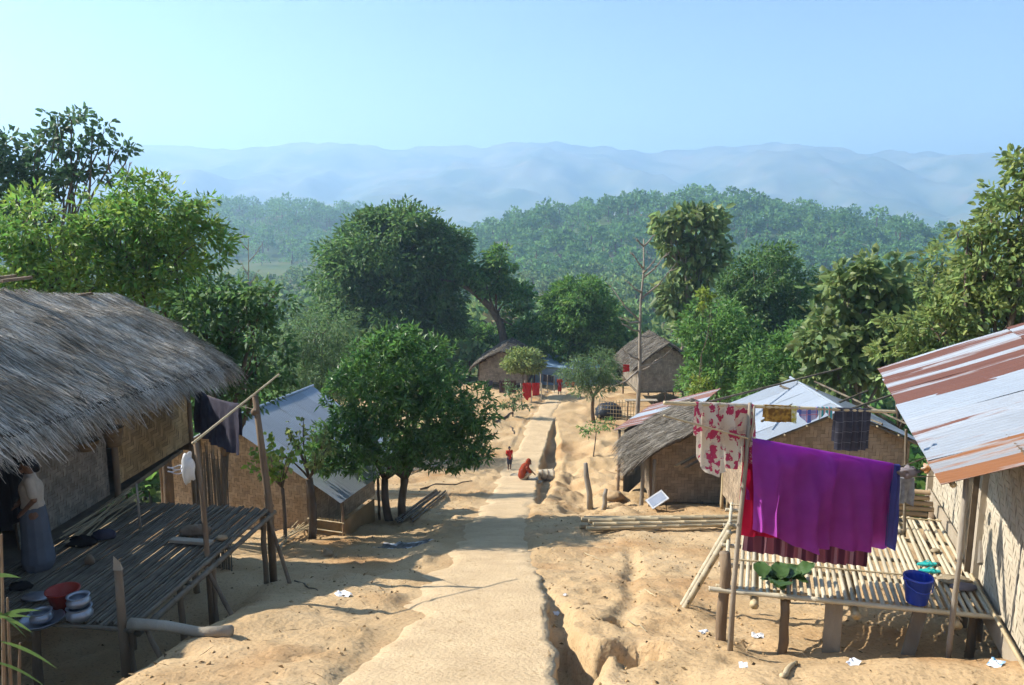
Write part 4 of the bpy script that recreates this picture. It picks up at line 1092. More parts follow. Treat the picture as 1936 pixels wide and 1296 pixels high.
# ------------------------------------------------------------------ right house with the rusty roof
rh = thing('rusty_roofed_house', 'bleached woven-walled house with a rust-streaked metal roof at the right edge', 'house', (6.5, 9.5, hz(6.5, 9.5)))
A = Vector((.303, .953, 0)).normalized(); Bd = Vector((.953, -.303, 0)).normalized()
En = Vector((4.34, 7.5, -2.73)); dz = .25 / 4.78
Ad = Vector((A.x, A.y, dz)).normalized()
ys_ = Vector((Bd.x, Bd.y, .41)).normalized()
mats_ = [TIN_WARM, TIN_RUSTY, TIN_RUSTY, TIN_CLEAN, TIN_BAND, TIN_BAND, TIN_BAND]
for k in range(7):
    O = En + Ad * (k * .685) + Vector((0, 0, .004 * (k % 2)))
    sheet(rh, O + ys_ * rs.uniform(-.02, .02), Ad, ys_, .74, 2.05, mats_[k], seed=80 + k)
    sheet(rh, O + ys_ * 1.88 + Vector((0, 0, .018)), Ad, ys_, .74, 2.0, TIN_BAND if k > 2 else TIN_RUSTY, seed=90 + k)
# far slope
for k in range(6):
    O = En + Ad * (k * .8 + .8) + ys_ * 3.85 + Bd * 3.2 + Vector((0, 0, -1.3)); sheet(rh, O, -Ad, Vector((-Bd.x, -Bd.y, .41)).normalized(), .85, 3.5, TIN_RUSTY, seed=100 + k)
def Wp(s_, z, out=0.0):
    """point on the house wall: s_ metres along it from the platform's front corner"""
    q = Vector((5.64, 8.76, 0)) + A * s_ - Bd * out; return Vector((q.x, q.y, z))
DR = -4.4
zw = -2.62
zw_ = lambda s_: -2.40 + .05 * s_
for s0, s1, sd in ((-2.2, .12, 71), (.75, 2.9, 72)):
    woven_wall(rh, Wp(s1, DR - .06), -A, s1 - s0, zw_(s0) - DR + .1, .058, WEAVE_WHITE, 3, sd, lift=.006, bm=BACKING_PALE)
board(rh, Wp(.12, DR - .1, .03), Wp(.12, zw_(0) + .02, .03), .08, .10, WOOD_PALE, 'door_post', A)
board(rh, Wp(.74, DR - .1, .03), Wp(.74, zw_(.7) + .02, .03), .13, .12, WOOD_PALE, 'door_post', A)
board(rh, Wp(2.9, DR - .1, .03), Wp(2.9, zw_(2.9) + .02, .03), .10, .10, WOOD_PALE, 'corner_post', A)
board(rh, Wp(-2.3, zw_(0) - .06, .07), Wp(3.0, zw_(3) - .06, .07), .07, .09, WOOD, 'wall_plate')
board(rh, Wp(-2.3, DR - .12, .05), Wp(.08, DR - .12, .05), .04, .26, WOOD_PALE, 'sill_board')
board(rh, Wp(.8, DR + .06, .05), Wp(2.95, DR + .06, .05), .035, .2, WOOD_PALE, 'sill_board')
rail(rh, Wp(-2.3, DR + .05, .09), Wp(.05, DR + .05, .09), .022, BAMBOO, 'sill_rail')
board(rh, Wp(.2, DR + .02, -.12), Wp(.2, zw_(0), -.12), .03, .5, BACKING, 'door', Bd)
mb = MB(); mb.beam(Wp(.62, DR + .04, .0), Wp(.62, DR + .04, .02) + A * -.62 + Vector((0, 0, .34)), .26, .035, Bd); part('threshold_plank', mb, WOOD_GREY, rh)
backing('wall', rh, Wp(2.95, DR - .05), Bd, up, 4.2, 1.8)
nearw = Wp(-2.25, DR - .3); backing('wall', rh, nearw + Bd * 4.2, -Bd, up, 4.2, 2.2)
for s_ in (-2.2, -1, .1, .8, 2.9):
    q = Wp(s_, 0, -.05); post(rh, Vector((q.x, q.y, hz(q.x, q.y) - .2)), Vector((q.x, q.y, DR)), .07, WOOD, 'stilt')
for f in (.35, 2.2, 4.4): rail(rh, En + Ad * f + ys_ * .02 - up * .05, En + Ad * f + ys_ * 2.0 - up * .05, .03, BAMBOO_OLD, 'rafter')
rail(rh, En + Ad * .05 + ys_ * .12 - up * .05, En + Ad * 4.7 + ys_ * .12 - up * .05, .03, BAMBOO, 'purlin')
q = pt(1800, 1180, 7.75); post(rh, Vector((q.x, q.y, hz(q.x, q.y) - .2)), Vector((q.x - .06, q.y - .1, -2.72)), .028, WOOD_GREY, 'eave_post')

# ------------------------------------------------------------------ right bamboo platform
rdk = thing('bamboo_platform', 'sunlit pale bamboo slat platform on posts beside the rusty-roofed house', 'platform', (4.0, 8.5, hz(4, 8.5)))
FL = Vector((2.5, 8.56, DR)); FR = Vector((5.33, 7.94, DR)); fd = (FR - FL).normalized(); LD = 2.8
sm2 = []
for k in range(3):
    mb = MB(); mb.bamboo((0, 0, 0), (0, LD, 0), .027, 7, .40 + .06 * k, .9, .008 * (k - 1)); me = bpy.data.meshes.new('slat'); me.from_pydata(mb.v, [], mb.f); me.polygons.foreach_set('use_smooth', np.ones(len(me.polygons), bool)); sm2.append(me)
wf = (FR - FL).length
for i in range(37):
    t = (i + .3) / 37
    p = FL + fd * (wf * t + rs.uniform(-.01, .01)) + A * rs.uniform(-.06, .06) + Vector((0, 0, rs.uniform(-.005, .005)))
    M4 = Matrix.Translation(p) @ Matrix.Rotation(-math.atan2(A.x, A.y) + rs.uniform(-.012, .012), 4, 'Z')
    if i % 2: M4 = M4 @ Matrix.Translation((0, LD, 0)) @ Matrix.Rotation(math.pi, 4, 'Z')
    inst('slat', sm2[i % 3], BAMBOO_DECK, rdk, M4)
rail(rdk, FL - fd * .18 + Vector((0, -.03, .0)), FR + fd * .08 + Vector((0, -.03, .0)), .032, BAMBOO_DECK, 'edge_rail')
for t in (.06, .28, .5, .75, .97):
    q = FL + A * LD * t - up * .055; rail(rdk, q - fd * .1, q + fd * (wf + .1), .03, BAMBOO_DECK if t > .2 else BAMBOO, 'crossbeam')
for t in (.28, .97):
    q = FL + A * LD * t + up * .035; rail(rdk, q - fd * .02, q + fd * (wf - .02), .012, BAMBOO, 'binding_rod')
for t in (.12, .5, .86):
    q = FL + fd * wf * t - up * .10; rail(rdk, q - A * .12, q + A * LD, .05, BAMBOO, 'joist')
for t, f, r, m in ((.0, .02, .07, WOOD), (.24, .05, .06, WOOD), (.3, 2.8, .06, WOOD), (.62, 2.9, .06, WOOD), (.95, 2.9, .06, WOOD), (.95, .3, .05, WOOD)):
    q = FL + fd * wf * t + A * f - up * (.07 if t else -.45); post(rdk, Vector((q.x, q.y, hz(q.x, q.y) - .2)), q, r, m, 'leg')
q = FL + fd * wf * .43 + A * .18; board(rdk, Vector((q.x, q.y, hz(q.x, q.y) - .1)), Vector((q.x, q.y, DR - .07)), .19, .05, WOOD_GREY, 'leg', A)
q = FL + fd * wf * .74 + A * .2; board(rdk, Vector((q.x - .08, q.y, hz(q.x, q.y) - .1)), Vector((q.x + .04, q.y, DR - .07)), .14, .04, WOOD_GREY, 'leg', A)
# ------------------------------------------------------------------ washing
def clothmat(name, c, c2=None, trans=0.35, nscale=6, **k):
    return mat(name, c, c2 or tuple(q * .85 for q in c), 0.9, nscale, trans=trans, spec=0.1, k=1.0, **k)

def patmat(name, kind, cols, trans=0.3):
    """printed cloth: 'plaid', 'stripe', 'flower'"""
    m = bpy.data.materials.new(name); m.use_nodes = True; nt = m.node_tree; N = nt.nodes; L = nt.links; P = N['Principled BSDF']
    tc = N.new('ShaderNodeTexCoord'); sp = N.new('ShaderNodeSeparateXYZ'); L.new(tc.outputs['Object'], sp.inputs[0])
    def mx(f, a, b):
        x = N.new('ShaderNodeMix'); x.data_type = 'RGBA'; L.new(f, x.inputs[0])
        for i, q in ((6, a), (7, b)):
            if hasattr(q, 'is_linked'): L.new(q, x.inputs[i])
            else: x.inputs[i].default_value = (*q, 1)
        return x.outputs[2]
    def mth(op, a, b=0.0):
        x = N.new('ShaderNodeMath'); x.operation = op
        for i, q in enumerate((a, b)):
            if hasattr(q, 'is_linked'): L.new(q, x.inputs[i])
            else: x.inputs[i].default_value = q
        return x.outputs[0]
    def band(ax_, per, fr, ph=0.0): return mth('LESS_THAN', mth('FRACT', mth('ADD', mth('MULTIPLY', sp.outputs[ax_], 1 / per), ph + 50)), fr)
    if kind == 'plaid':
        col = mx(band(0, cols[3], .3), cols[0], cols[1]); col = mx(mth('MULTIPLY', band(2, cols[3], .3), .6), col, cols[1]); col = mx(band(0, cols[3], .06, .15), col, cols[2]); col = mx(band(2, cols[3], .06, .15), col, cols[2])
    elif kind == 'stripe':
        col = mx(band(0, cols[3], .55), cols[0], cols[1]); col = mx(band(0, cols[3] * 1.37, .16, .4), col, cols[2])
    else:
        n = N.new('ShaderNodeTexNoise'); n.inputs['Scale'].default_value = 12; n.inputs['Detail'].default_value = 4; L.new(tc.outputs['Object'], n.inputs['Vector'])
        v = N.new('ShaderNodeTexVoronoi'); v.inputs['Scale'].default_value = 26; L.new(tc.outputs['Object'], v.inputs['Vector'])
        f = mth('MULTIPLY', mth('GREATER_THAN', mth('ADD', n.outputs['Fac'], mth('MULTIPLY', mth('ABSOLUTE', mth('SINE', mth('MULTIPLY', sp.outputs[0], 14.0))),   .12)), .615), mth('GREATER_THAN', v.outputs['Distance'], .16))
        n2 = N.new('ShaderNodeTexNoise'); n2.inputs['Scale'].default_value = 11; L.new(tc.outputs['Object'], n2.inputs['Vector'])
        col = mx(f, mx(mth('MULTIPLY', mth('GREATER_THAN', n2.outputs['Fac'], .58), .6), cols[0], cols[2]), cols[1])
    L.new(col, P.inputs['Base Color']); P.inputs['Roughness'].default_value = .9; P.inputs['Specular IOR Level'].default_value = .1
    t = N.new('ShaderNodeBsdfTranslucent'); L.new(col, t.inputs[0]); ms = N.new('ShaderNodeMixShader'); ms.inputs[0].default_value = trans
    L.new(P.outputs[0], ms.inputs[1]); L.new(t.outputs[0], ms.inputs[2]); L.new(ms.outputs[0], N['Material Output'].inputs['Surface'])
    return m

def hang(name, label, p0, p1, front, back, m, sag=0.03, folds=6, amp=0.03, seed=0, cat='cloth', group='washing on the lines', off=0.02, nu=44, flare=0.0, root=True):
    """cloth folded over a line from p0 to p1. front/back: lists of hanging lengths along it (towards / away from the viewer)"""
    p0 = Vector(p0); p1 = Vector(p1); ax_ = (p1 - p0); W_ = ax_.length; ax_.normalize()
    nrm = ax_.cross(up).normalized()
    if nrm.y > 0: nrm = -nrm
    rr = random.Random(seed); ph = [rr.uniform(0, 6.28) for _ in range(4)]
    fu = np.linspace(0, 1, len(front)); bu = np.linspace(0, 1, len(back)); nv = 26
    mb = MB(); o = 0
    def fn(u, v):
        t = v * 2 - 1                                       # -1 back hem, 0 the line, 1 front hem
        Lh = float(np.interp(u, fu, front)) if t > 0 else float(np.interp(u, bu, back))
        s_ = abs(t) * Lh; sg = 1 if t > 0 else -1
        k = min(1, s_ / .25)
        a = amp * k * (math.sin(u * folds * 6.28 + ph[0] + s_ * 1.2 + 5 * float(vnoise(u * 2.6 + seed, s_ * 1.1, seed + 1))) * (.55 + .9 * (float(vnoise(u * 4 + 3, s_ * 2.2, seed + 5)) + .5)) + .6 * math.sin(u * folds * 2.3 * 6.28 + ph[1] - s_ * 2) * (.4 + s_)) + .5 * amp * float(vnoise(u * 9 + seed, s_ * 5, seed)) * k
        top = p0.lerp(p1, u) - up * sag * math.sin(math.pi * u)
        w = flare * s_ * (u - .5)
        return top + up * (.012 * (1 - k) - max(0, s_ - .03)) + nrm * (sg * (.012 + off * k) + a * (1 if sg > 0 else .7)) + ax_ * (w + .25 * a)
    mb.grid(fn, nu, nv * 2)
    return solo(name, mb, m, label, cat, group, True)

C_PURPLE = clothmat('purple_cotton', (0.50, 0.095, 0.56), (0.45, 0.08, 0.50), .68, bump=.15, bscale=12)
C_RED = clothmat('crimson_cotton', (0.50, 0.015, 0.06), None, .45)
C_BLUE = clothmat('blue_cotton', (0.09, 0.10, 0.36), None, .45)
C_SHAWL = patmat('striped_shawl', 'stripe', ((0.07, 0.02, 0.035), (0.15, 0.045, 0.06), (0.30, 0.15, 0.17), .17))
C_FLORAL = patmat('floral_print', 'flower', ((0.62, 0.55, 0.44), (0.42, 0.05, 0.11), (0.42, 0.36, 0.32)), .35)
C_OCHRE = clothmat('ochre_print', (0.40, 0.25, 0.06), (0.18, 0.10, 0.035), .3, nscale=22, edge=(.42, .58))
C_YEL = clothmat('yellow_print', (0.50, 0.45, 0.08), (0.6, 0.6, 0.45), .3, nscale=26, edge=(.45, .55))
C_PLAID = patmat('bright_plaid', 'plaid', ((0.45, 0.43, 0.60), (0.10, 0.15, 0.42), (0.55, 0.15, 0.22), .11))
C_STRIPE = patmat('bright_stripe', 'stripe', ((0.65, 0.65, 0.65), (0.05, 0.38, 0.42), (0.55, 0.06, 0.07), .05))
C_GREYPL = patmat('grey_plaid', 'plaid', ((0.055, 0.055, 0.07), (0.075, 0.075, 0.095), (0.16, 0.16, 0.18), .12))
C_GREY = clothmat('grey_cotton', (0.24, 0.21, 0.22), None, .2)
C_JEAN = clothmat('washed_grey', (0.34, 0.35, 0.38), (0.22, 0.22, 0.25), .25, nscale=14)
C_NAVY = clothmat('faded_navy', (0.045, 0.042, 0.06), (0.07, 0.065, 0.085), .25)
C_BLACK = clothmat('black_cloth', (0.016, 0.014, 0.014), None, .1)
C_WHITE = clothmat('white_plastic', (0.72, 0.72, 0.70), None, .3)
C_CREAM = clothmat('cream_cotton', (0.46, 0.40, 0.32), None, .1)
C_SKIRT = clothmat('blue_grey_skirt', (0.10, 0.115, 0.14), None, .05)
C_TSHIRT = clothmat('red_shirt', (0.55, 0.035, 0.03), None, .1)
C_RUST = clothmat('rust_shawl', (0.30, 0.055, 0.025), None, .1)
C_DARK = clothmat('dark_trousers', (0.06, 0.065, 0.085), None, .05)

# posts and poles of the washing line
wl = G(1380, 1232)
ptop = pt(1418, 762, 8.25)
wp = thing('washing_post', 'crooked forked washing pole at the front corner of the sunlit platform', 'post', (wl.x, wl.y, wl.z))
mb = MB(); bpts = [Vector(wl) - up * .2, pt(1387, 1110, 8.2), pt(1398, 990, 8.22), pt(1410, 880, 8.24), ptop]
mb.tube(bpts, [.034, .03, .028, .025, .02], 8); part('pole', mb, BARK_PALE, wp, True)
mb = MB(); mb.tube([pt(1412, 850, 8.24), pt(1424, 800, 8.24), pt(1426, 768, 8.22)], [.018, .016, .012], 7); part('fork', mb, BARK_PALE, wp, True)
for a, b in ((1397, 1000), (1404, 930)):
    p = pt(a, b, 8.22); mb = MB(); mb.tube([p, p + Vector((-.03, -.02, .07))], [.012, .008], 6); part('knot', mb, BARK_PALE, wp)
lp0, lp1 = pt(1255, 762, 8.15), pt(1692, 779, 8.6)
mb = MB(); mb.bamboo(lp0, lp1, .022, 8, .4); solo('bamboo_pole', mb, BAMBOO, 'upper bamboo washing pole carrying the floral cloth and small clothes', 'pole', 'washing poles', True)
mb = MB(); mb.bamboo(pt(1255, 786, 7.9), pt(1414, 829, 8.2), .011, 7, .3); solo('bamboo_pole', mb, BAMBOO, 'thin bamboo stick slanting across the floral cloth', 'pole', 'washing poles', True)
q0 = pt(1418, 834, 8.22); q1 = pt(1700, 884, 8.75); q2 = pt(1775, 890, 8.9)
mb = MB(); mb.tube([q0, q0.lerp(q1, .5) - up * .05, q1, q2 + Vector((.1, .3, .1))], .008, 6); solo('washing_line', mb, BAMBOO_OLD, 'rope line carrying the big purple cloth', 'line')
def lpos(px): t = (px - 1255) / (1692 - 1255); return lp0.lerp(lp1, t) + up * .012
hang('floral_cloth', 'cream cloth with crimson flowers hanging over the upper bamboo pole', lpos(1312), lpos(1418), [.60, .80, .84, .76, .70, .66], [.4, .5, .45, .4], C_FLORAL, 0, 3, .035, 1, off=.03)
hang('ochre_cloth', 'small ochre patterned cloth on the upper bamboo pole', lpos(1438), lpos(1488), [.2, .21, .2], [.17, .18], C_OCHRE, 0, 4, .012, 2, nu=24)
hang('yellow_cloth', 'narrow yellow cloth between the ochre and plaid ones', lpos(1489), lpos(1499), [.2, .22], [.15, .15], C_YEL, 0, 2, .012, 3, nu=12)
hang('plaid_cloth', 'little blue and pink checked garment on the upper bamboo pole', lpos(1502), lpos(1540), [.12, .19, .13], [.1, .12], C_PLAID, .02, 3, .012, 4, nu=20)
hang('child_shorts', 'tiny striped teal and red shorts on the upper bamboo pole', lpos(1542), lpos(1568), [.17, .08, .16], [.15, .07, .15], C_STRIPE, 0, 2, .008, 5, cat='clothing', nu=20)
hang('grey_plaid_cloth', 'dark grey checked cloth at the end of the upper bamboo pole', lpos(1576), lpos(1643), [.50, .51, .48], [.42, .44], C_GREYPL, 0, 4, .018, 6, nu=28)
def ln(px): return q0.lerp(q1, (px - 1418) / 282.0) - up * .05 * math.sin(math.pi * (px - 1418) / 282.0)
hang('striped_shawl', 'dark maroon striped shawl with a fringe, showing beneath the purple cloth', ln(1424) + Vector((0, .12, -.0)), ln(1655) + Vector((0, .12, 0)), [1.36, 1.35, 1.37, 1.36, 1.33], [.7, .7], C_SHAWL, 0, 5, .02, 7, off=-.01)
hang('crimson_cloth', 'crimson cloth showing at both edges of the purple one', ln(1414) + Vector((-.02, .09, .0)), ln(1700) + Vector((0, .09, .0)), [1.16, 1.14, 1.0, .95, .98], [1.1, .8], C_RED, 0, 4, .02, 8, off=0.0)
hang('blue_cloth', 'narrow blue cloth at the right edge of the purple one', ln(1682) + Vector((0, .01, .02)), ln(1702) + Vector((0, .01, .02)), [1.02, 1.08], [.7, .7], C_BLUE, 0, 1, .02, 9, nu=14, off=.03)
hang('purple_cloth', 'large plain purple cloth hanging over the platform, the biggest of the washing', ln(1421) + Vector((0, 0, .03)), ln(1688) + Vector((0, 0, .03)), [1.04, 1.08, 1.17, 1.21, 1.16, 1.13, 1.09, 1.06], [.75, .7, .6, .5], C_PURPLE, 0, 3.3, .045, 10, off=.06, nu=70)
def rag(name, label, c, r, m, seed, cat='cloth', group='washing on the lines'):
    mb = MB(); mb.blob(c, r, 30, 22, .03, seed)
    V = np.array(mb.v); cc = np.array(c); dlt = V - cc
    V = cc + dlt * (1 + .7 * fbm(dlt[:, 0] * 20 + seed, dlt[:, 2] * 26 + dlt[:, 1] * 15, 3, seed))[:, None]; mb.v = [tuple(x) for x in V]
    return solo(name, mb, m, label, cat, group, True)
rag('bundled_cloth', 'grey-brown crumpled cloth bunched on the line beside the purple one', pt(1716, 892, 8.72), (.11, .06, .075), C_GREY, 3)
C_ORANGE = clothmat('orange_print', (0.55, 0.26, 0.10), (0.55, 0.48, 0.38), .3, nscale=16, edge=(.44, .56))
rag('bundled_cloth', 'small orange patterned rag knotted at the eave end of the line', pt(1752, 886, 8.8), (.055, .05, .06), C_ORANGE, 4)
hang('grey_trousers', 'faded grey trousers hanging behind the right end of the purple cloth', pt(1697, 905, 10.3), pt(1727, 905, 10.3), [.42, .36, .42], [.3, .3], C_JEAN, 0, 2, .02, 12, cat='clothing', nu=18)
mb = MB(); mb.tube([pt(1640, 905, 10.35), pt(1790, 900, 10.3)], .006, 5); solo('washing_line', mb, BAMBOO_OLD, 'thin line under the rusty eave carrying grey trousers', 'line')
q = pt(1712, 985, 10.3); mb = MB(); mb.bamboo((q.x, q.y, DR - .1), pt(1713, 812, 10.3), .022, 7); solo('bamboo_post', mb, BAMBOO_OLD, 'upright bamboo post behind the grey trousers', 'post', None, True)

# ------------------------------------------------------------------ things on and around the sunlit platform
def bucket():
    c = pt(1733, 1128, 8.2); c = Vector((c.x, c.y, DR + .03)); b = thing('bucket', 'blue plastic bucket standing on the sunlit platform', 'bucket', c)
    m = mat('blue_plastic', (0.028, 0.075, 0.55), (0.022, 0.06, 0.46), .4, spec=.5)
    mb = MB(); mb.lathe(c, [(.0, .0), (.105, .0), (.112, .01), (.15, .29), (.158, .29), (.158, .315), (.148, .315), (.145, .28), (.106, .02), (0, .015)], 28); part('body', mb, m, b, True)
    mb = MB(); mb.tube([c + Vector((-.155, 0, .29)), c + Vector((-.15, -.06, .23)), c + Vector((-.08, -.15, .19)), c + Vector((0, -.172, .18)), c + Vector((.08, -.15, .19)), c + Vector((.15, -.06, .23)), c + Vector((.155, 0, .29))], .005, 6); part('handle', mb, m, b, True)
    for s_ in (-1, 1):
        mb = MB(); mb.blob(c + Vector((.157 * s_, 0, .285)), (.016, .02, .022), 8, 6); part('handle_lug', mb, m, b)
bucket()
RUB = mat('turquoise_rubber', (0.03, 0.48, 0.44), (0.025, 0.42, 0.40), .5)
for k, (a, b, yaw, lab) in enumerate(((1752, 1068, .05, 'turquoise flip-flop behind the blue bucket, the farther of the two'), (1757, 1081, -.12, 'turquoise flip-flop behind the blue bucket, the nearer of the two'))):
    c = pt(a, b, 8.9); d = -4.37 / ((b - 648) and (c.z / c.y)); c = Vector(pt(a, b, (DR + .03) / (c.z / c.y))); c.z = DR + .03
    f = thing('flip_flop', lab, 'sandal', c, 'pair of flip-flops')
    U = Vector((math.cos(yaw), math.sin(yaw), 0)); S_ = Vector((-U.y, U.x, 0)); mb = MB(); ring = []
    for i in range(20):
        t = 2 * math.pi * i / 20; x = .13 * math.cos(t); y = (.046 if x > 0 else .038) * math.sin(t) * (1 - .15 * math.cos(2 * t)); ring.append(c + U * x + S_ * y)
    mb.add([p for p in ring] + [p + up * .02 for p in ring], [tuple(reversed(range(20))), tuple(range(20, 40))] + [(i, (i + 1) % 20, 20 + (i + 1) % 20, 20 + i) for i in range(20)]); part('sole', mb, RUB, f)
    mb = MB()
    for s_ in (-1, 1): mb.tube([c + U * .07 + up * .02, c + U * .03 + S_ * .03 * s_ + up * .05, c - U * .02 + S_ * .042 * s_ + up * .018], .006, 6)
    part('strap', mb, RUB, f)
# bunch of big leaves
c = Vector(pt(1490, 1098, 8.35)) + Vector((0, .2, 0)); c.z = DR + .06
lf = thing('leaf_bunch', 'bunch of large dark green leaves lying on the platform edge', 'leaves', c)
LEAF_BIG = leafmat('big_leaf', (0.045, 0.10, 0.022), (0.03, 0.07, 0.015), trans=.25, island=.3)
rr = random.Random(8)
for k in range(15):
    a = rr.uniform(0, 6.28); el = rr.uniform(.1, .8); L_ = rr.uniform(.26, .40); w_ = L_ * rr.uniform(.55, .75)
    D_ = Vector((math.cos(a) * math.cos(el), math.sin(a) * math.cos(el), math.sin(el))); S_ = D_.cross(up).normalized(); o = c + Vector((rr.uniform(-.26, .26), rr.uniform(-.02, .22), rr.uniform(0, .08)))
    mb = MB()
    def fn(u, v, D_=D_, S_=S_, o=o, L_=L_, w_=w_, k=k):
        wd_ = math.sin(math.pi * min(1, .1 + v * .9)) ** .7 * w_; x = (u - .5)
        return o + D_ * L_ * v - up * (.28 * L_ * v * v * (.5 + el)) + S_ * x * wd_ + up * (abs(x) * wd_ * .2 + .012 * math.sin(v * 14 + u * 8 + k))
    mb.grid(fn, 6, 8); part('leaf', mb, LEAF_BIG, lf, True)
# sacking and odds on the deck
def flat(name, label, px, py, z, rx, ry, h, m, seed, cat, group=None):
    c = pt(px, py, 10); c = pt(px, py, z / (c.z / c.y)); c.z = z
    mb = MB(); mb.blob(c + up * h * .4, (rx, ry, h), 20, 8, .12, seed); V = np.array(mb.v); V[:, 2] = np.maximum(V[:, 2], z + .002); mb.v = [tuple(p) for p in V]
    return solo(name, mb, m, label, cat, group, True)
SACK = mat('sacking', (0.42, 0.34, 0.22), (0.30, 0.235, 0.145), .95, 12, bump=.5, bscale=60)
flat('folded_sack', 'tan folded sack on the platform by the bleached wall', 1802, 1098, DR + .03, .20, .12, .03, SACK, 1, 'sack')
flat('folded_cloth', 'grey folded cloth next to the tan sack', 1822, 1112, DR + .03, .16, .09, .035, C_GREY, 2, 'cloth')
flat('dry_leaf', 'curled brown leaf lying on the slats behind the flip-flops', 1768, 1043, DR + .03, .06, .05, .03, SACK, 3, 'leaf')
flat('wood_block', 'small grey block on the slats near the far end of the platform', 1697, 1008, DR + .03, .08, .05, .04, WOOD_GREY, 4, 'block')
# rolled mats of bamboo at the far end
for k in range(5):
    a = Vector(FL + A * (LD + .15) + fd * 1.15); z = DR + .02 + .085 * k
    mb = MB(); mb.bamboo(Vector((a.x, a.y, z)) + fd * rs.uniform(0, .1) + A * rs.uniform(-.03, .03), Vector((a.x, a.y, z)) + fd * (1.62 + rs.uniform(-.05, .05)), .045, 8, .6)
    solo('bamboo_roll', mb, WEAVE_PINK, ['lowest', 'second lowest', 'middle', 'second highest', 'topmost'][k] + ' bamboo length in the stack at the far end of the sunlit platform', 'bamboo', 'bamboo stack behind the platform', True)
# ladder
la = G(1290, 1143); la2 = Vector((la.x + .10, la.y - .16, la.z)); lt = FL + A * 1.75 + Vector((0, 0, .12))
ldr = thing('bamboo_ladder', 'short two-pole bamboo ladder leaning on the sunlit platform', 'ladder', la)
for s_ in (0, 1):
    o = A * (-.30 * s_); mb = MB(); mb.bamboo(la + o + Vector((0, 0, -.03)), lt + o * 1.0, .045, 8, .34, .95); part('pole', mb, BAMBOO_DECK, ldr, True)
for t in (.18, .4, .62, .84):
    p = la.lerp(lt, t); mb = MB(); mb.bamboo(p + A * .08, p - A * .40, .022, 7); part('rung', mb, BAMBOO_OLD, ldr, True)

# long poles on the ground
def ground_poles(label, a, b, n, r, m, seed, group, spread=.09, stackh=2):
    rr = random.Random(seed)
    for k in range(n):
        lay = k % stackh; o = Vector((rr.uniform(-.35, .2), (k - n / 2) * spread, 0))
        p = Vector((a[0], a[1], 0)) + o; q = Vector((b[0], b[1], 0)) + o * .8
        z0 = max(hz(p.x + (q.x - p.x) * t, p.y + (q.y - p.y) * t) + (p.z) for t in (0, .1)); z1 = max(hz(q.x, q.y), hz(q.x, q.y - .2))
        zm = max(hz(p.x + (q.x - p.x) * t, p.y + (q.y - p.y) * t) - (z0 + (z1 - z0) * t) for t in np.linspace(0, 1, 15))
        lift = max(0, zm) + r + lay * r * 1.7
        mb = MB(); mb.bamboo(Vector((p.x, p.y, z0 + lift)), Vector((q.x, q.y, z1 + lift)), r, 7, .55, .7)
        ordn = ['nearest', 'second nearest', 'third nearest', 'fourth nearest', 'fifth nearest', 'sixth nearest', 'seventh nearest', 'eighth nearest', 'ninth nearest', 'tenth nearest', 'eleventh nearest', 'twelfth nearest'][k]
        solo('bamboo_pole', mb, m, ordn + ' ' + label, 'pole', group, True)
ground_poles('of the long pale bamboo poles lying in front of the brown-walled hut', (2.1, 19.0), (6.3, 19.7), 10, .06, BAMBOO, 3, 'long bamboo poles on the ground', .085, 3)
ground_poles('of the dark split poles heaped behind the mango trunk', tuple(G(770, 990))[:2], tuple(G(838, 938))[:2], 9, .03, BAMBOO_OLD, 4, 'poles behind the mango tree', .07, 2)
ground_poles('of the pale poles lying on the bank beyond the mango tree', tuple(G(772, 895))[:2], tuple(G(868, 872))[:2], 5, .035, WOOD_PALE, 5, 'poles beyond the mango tree', .12, 1)
def stick(name, label, a, b, r, m, cat='stick', group=None, bow=.06, lift=0.0, n=7, seed=1):
    a = Vector(a); b = Vector(b); rr = random.Random(seed); mb = MB(); N_ = 7
    ps = []
    for i in range(N_):
        p = a.lerp(b, i / (N_ - 1)); s_ = (b - a).cross(up).normalized(); p = p + s_ * bow * math.sin(i * 1.9 + seed) * .5; p.z = max(p.z, hz(p.x, p.y) + r * .6) + lift; ps.append(p)
    mb.tube(ps, [r * (1 - .4 * i / N_) for i in range(N_)], n); return solo(name, mb, m, label, cat, group, True)
stick('branch', 'thin bent branch lying on the bank left of the squatting woman', G(792, 926), G(893, 911), .035, BARK, bow=.2)
stick('branch', 'short log lying by the shrub left of the path', G(935, 800), G(968, 782), .07, BARK)
stick('branch', 'short stick lying beside the gully, left of the feathery tree', G(966, 808), G(972, 822), .05, BARK)
stick('branch', 'dark twig lying on the left bank above the shaded ground', G(560, 1100), G(600, 1118), .015, BARK)
# strips by the left platform
rr = random.Random(12); sroot = thing('bamboo_strips', 'loose bundle of grey bamboo strips on the shaded ground by the left platform', 'bundle', G(560, 1022))
for k in range(16):
    a = G(500 + rr.uniform(0, 25), 1046 + rr.uniform(-10, 6)); b = G(598 + rr.uniform(-35, 15), 994 + rr.uniform(-3, 14)); a.z += .03 + .008 * k; b.z += .08 + .012 * k
    mb = MB(); mb.beam(a, b, .022, .008); part('strip', mb, BAMBOO, sroot)
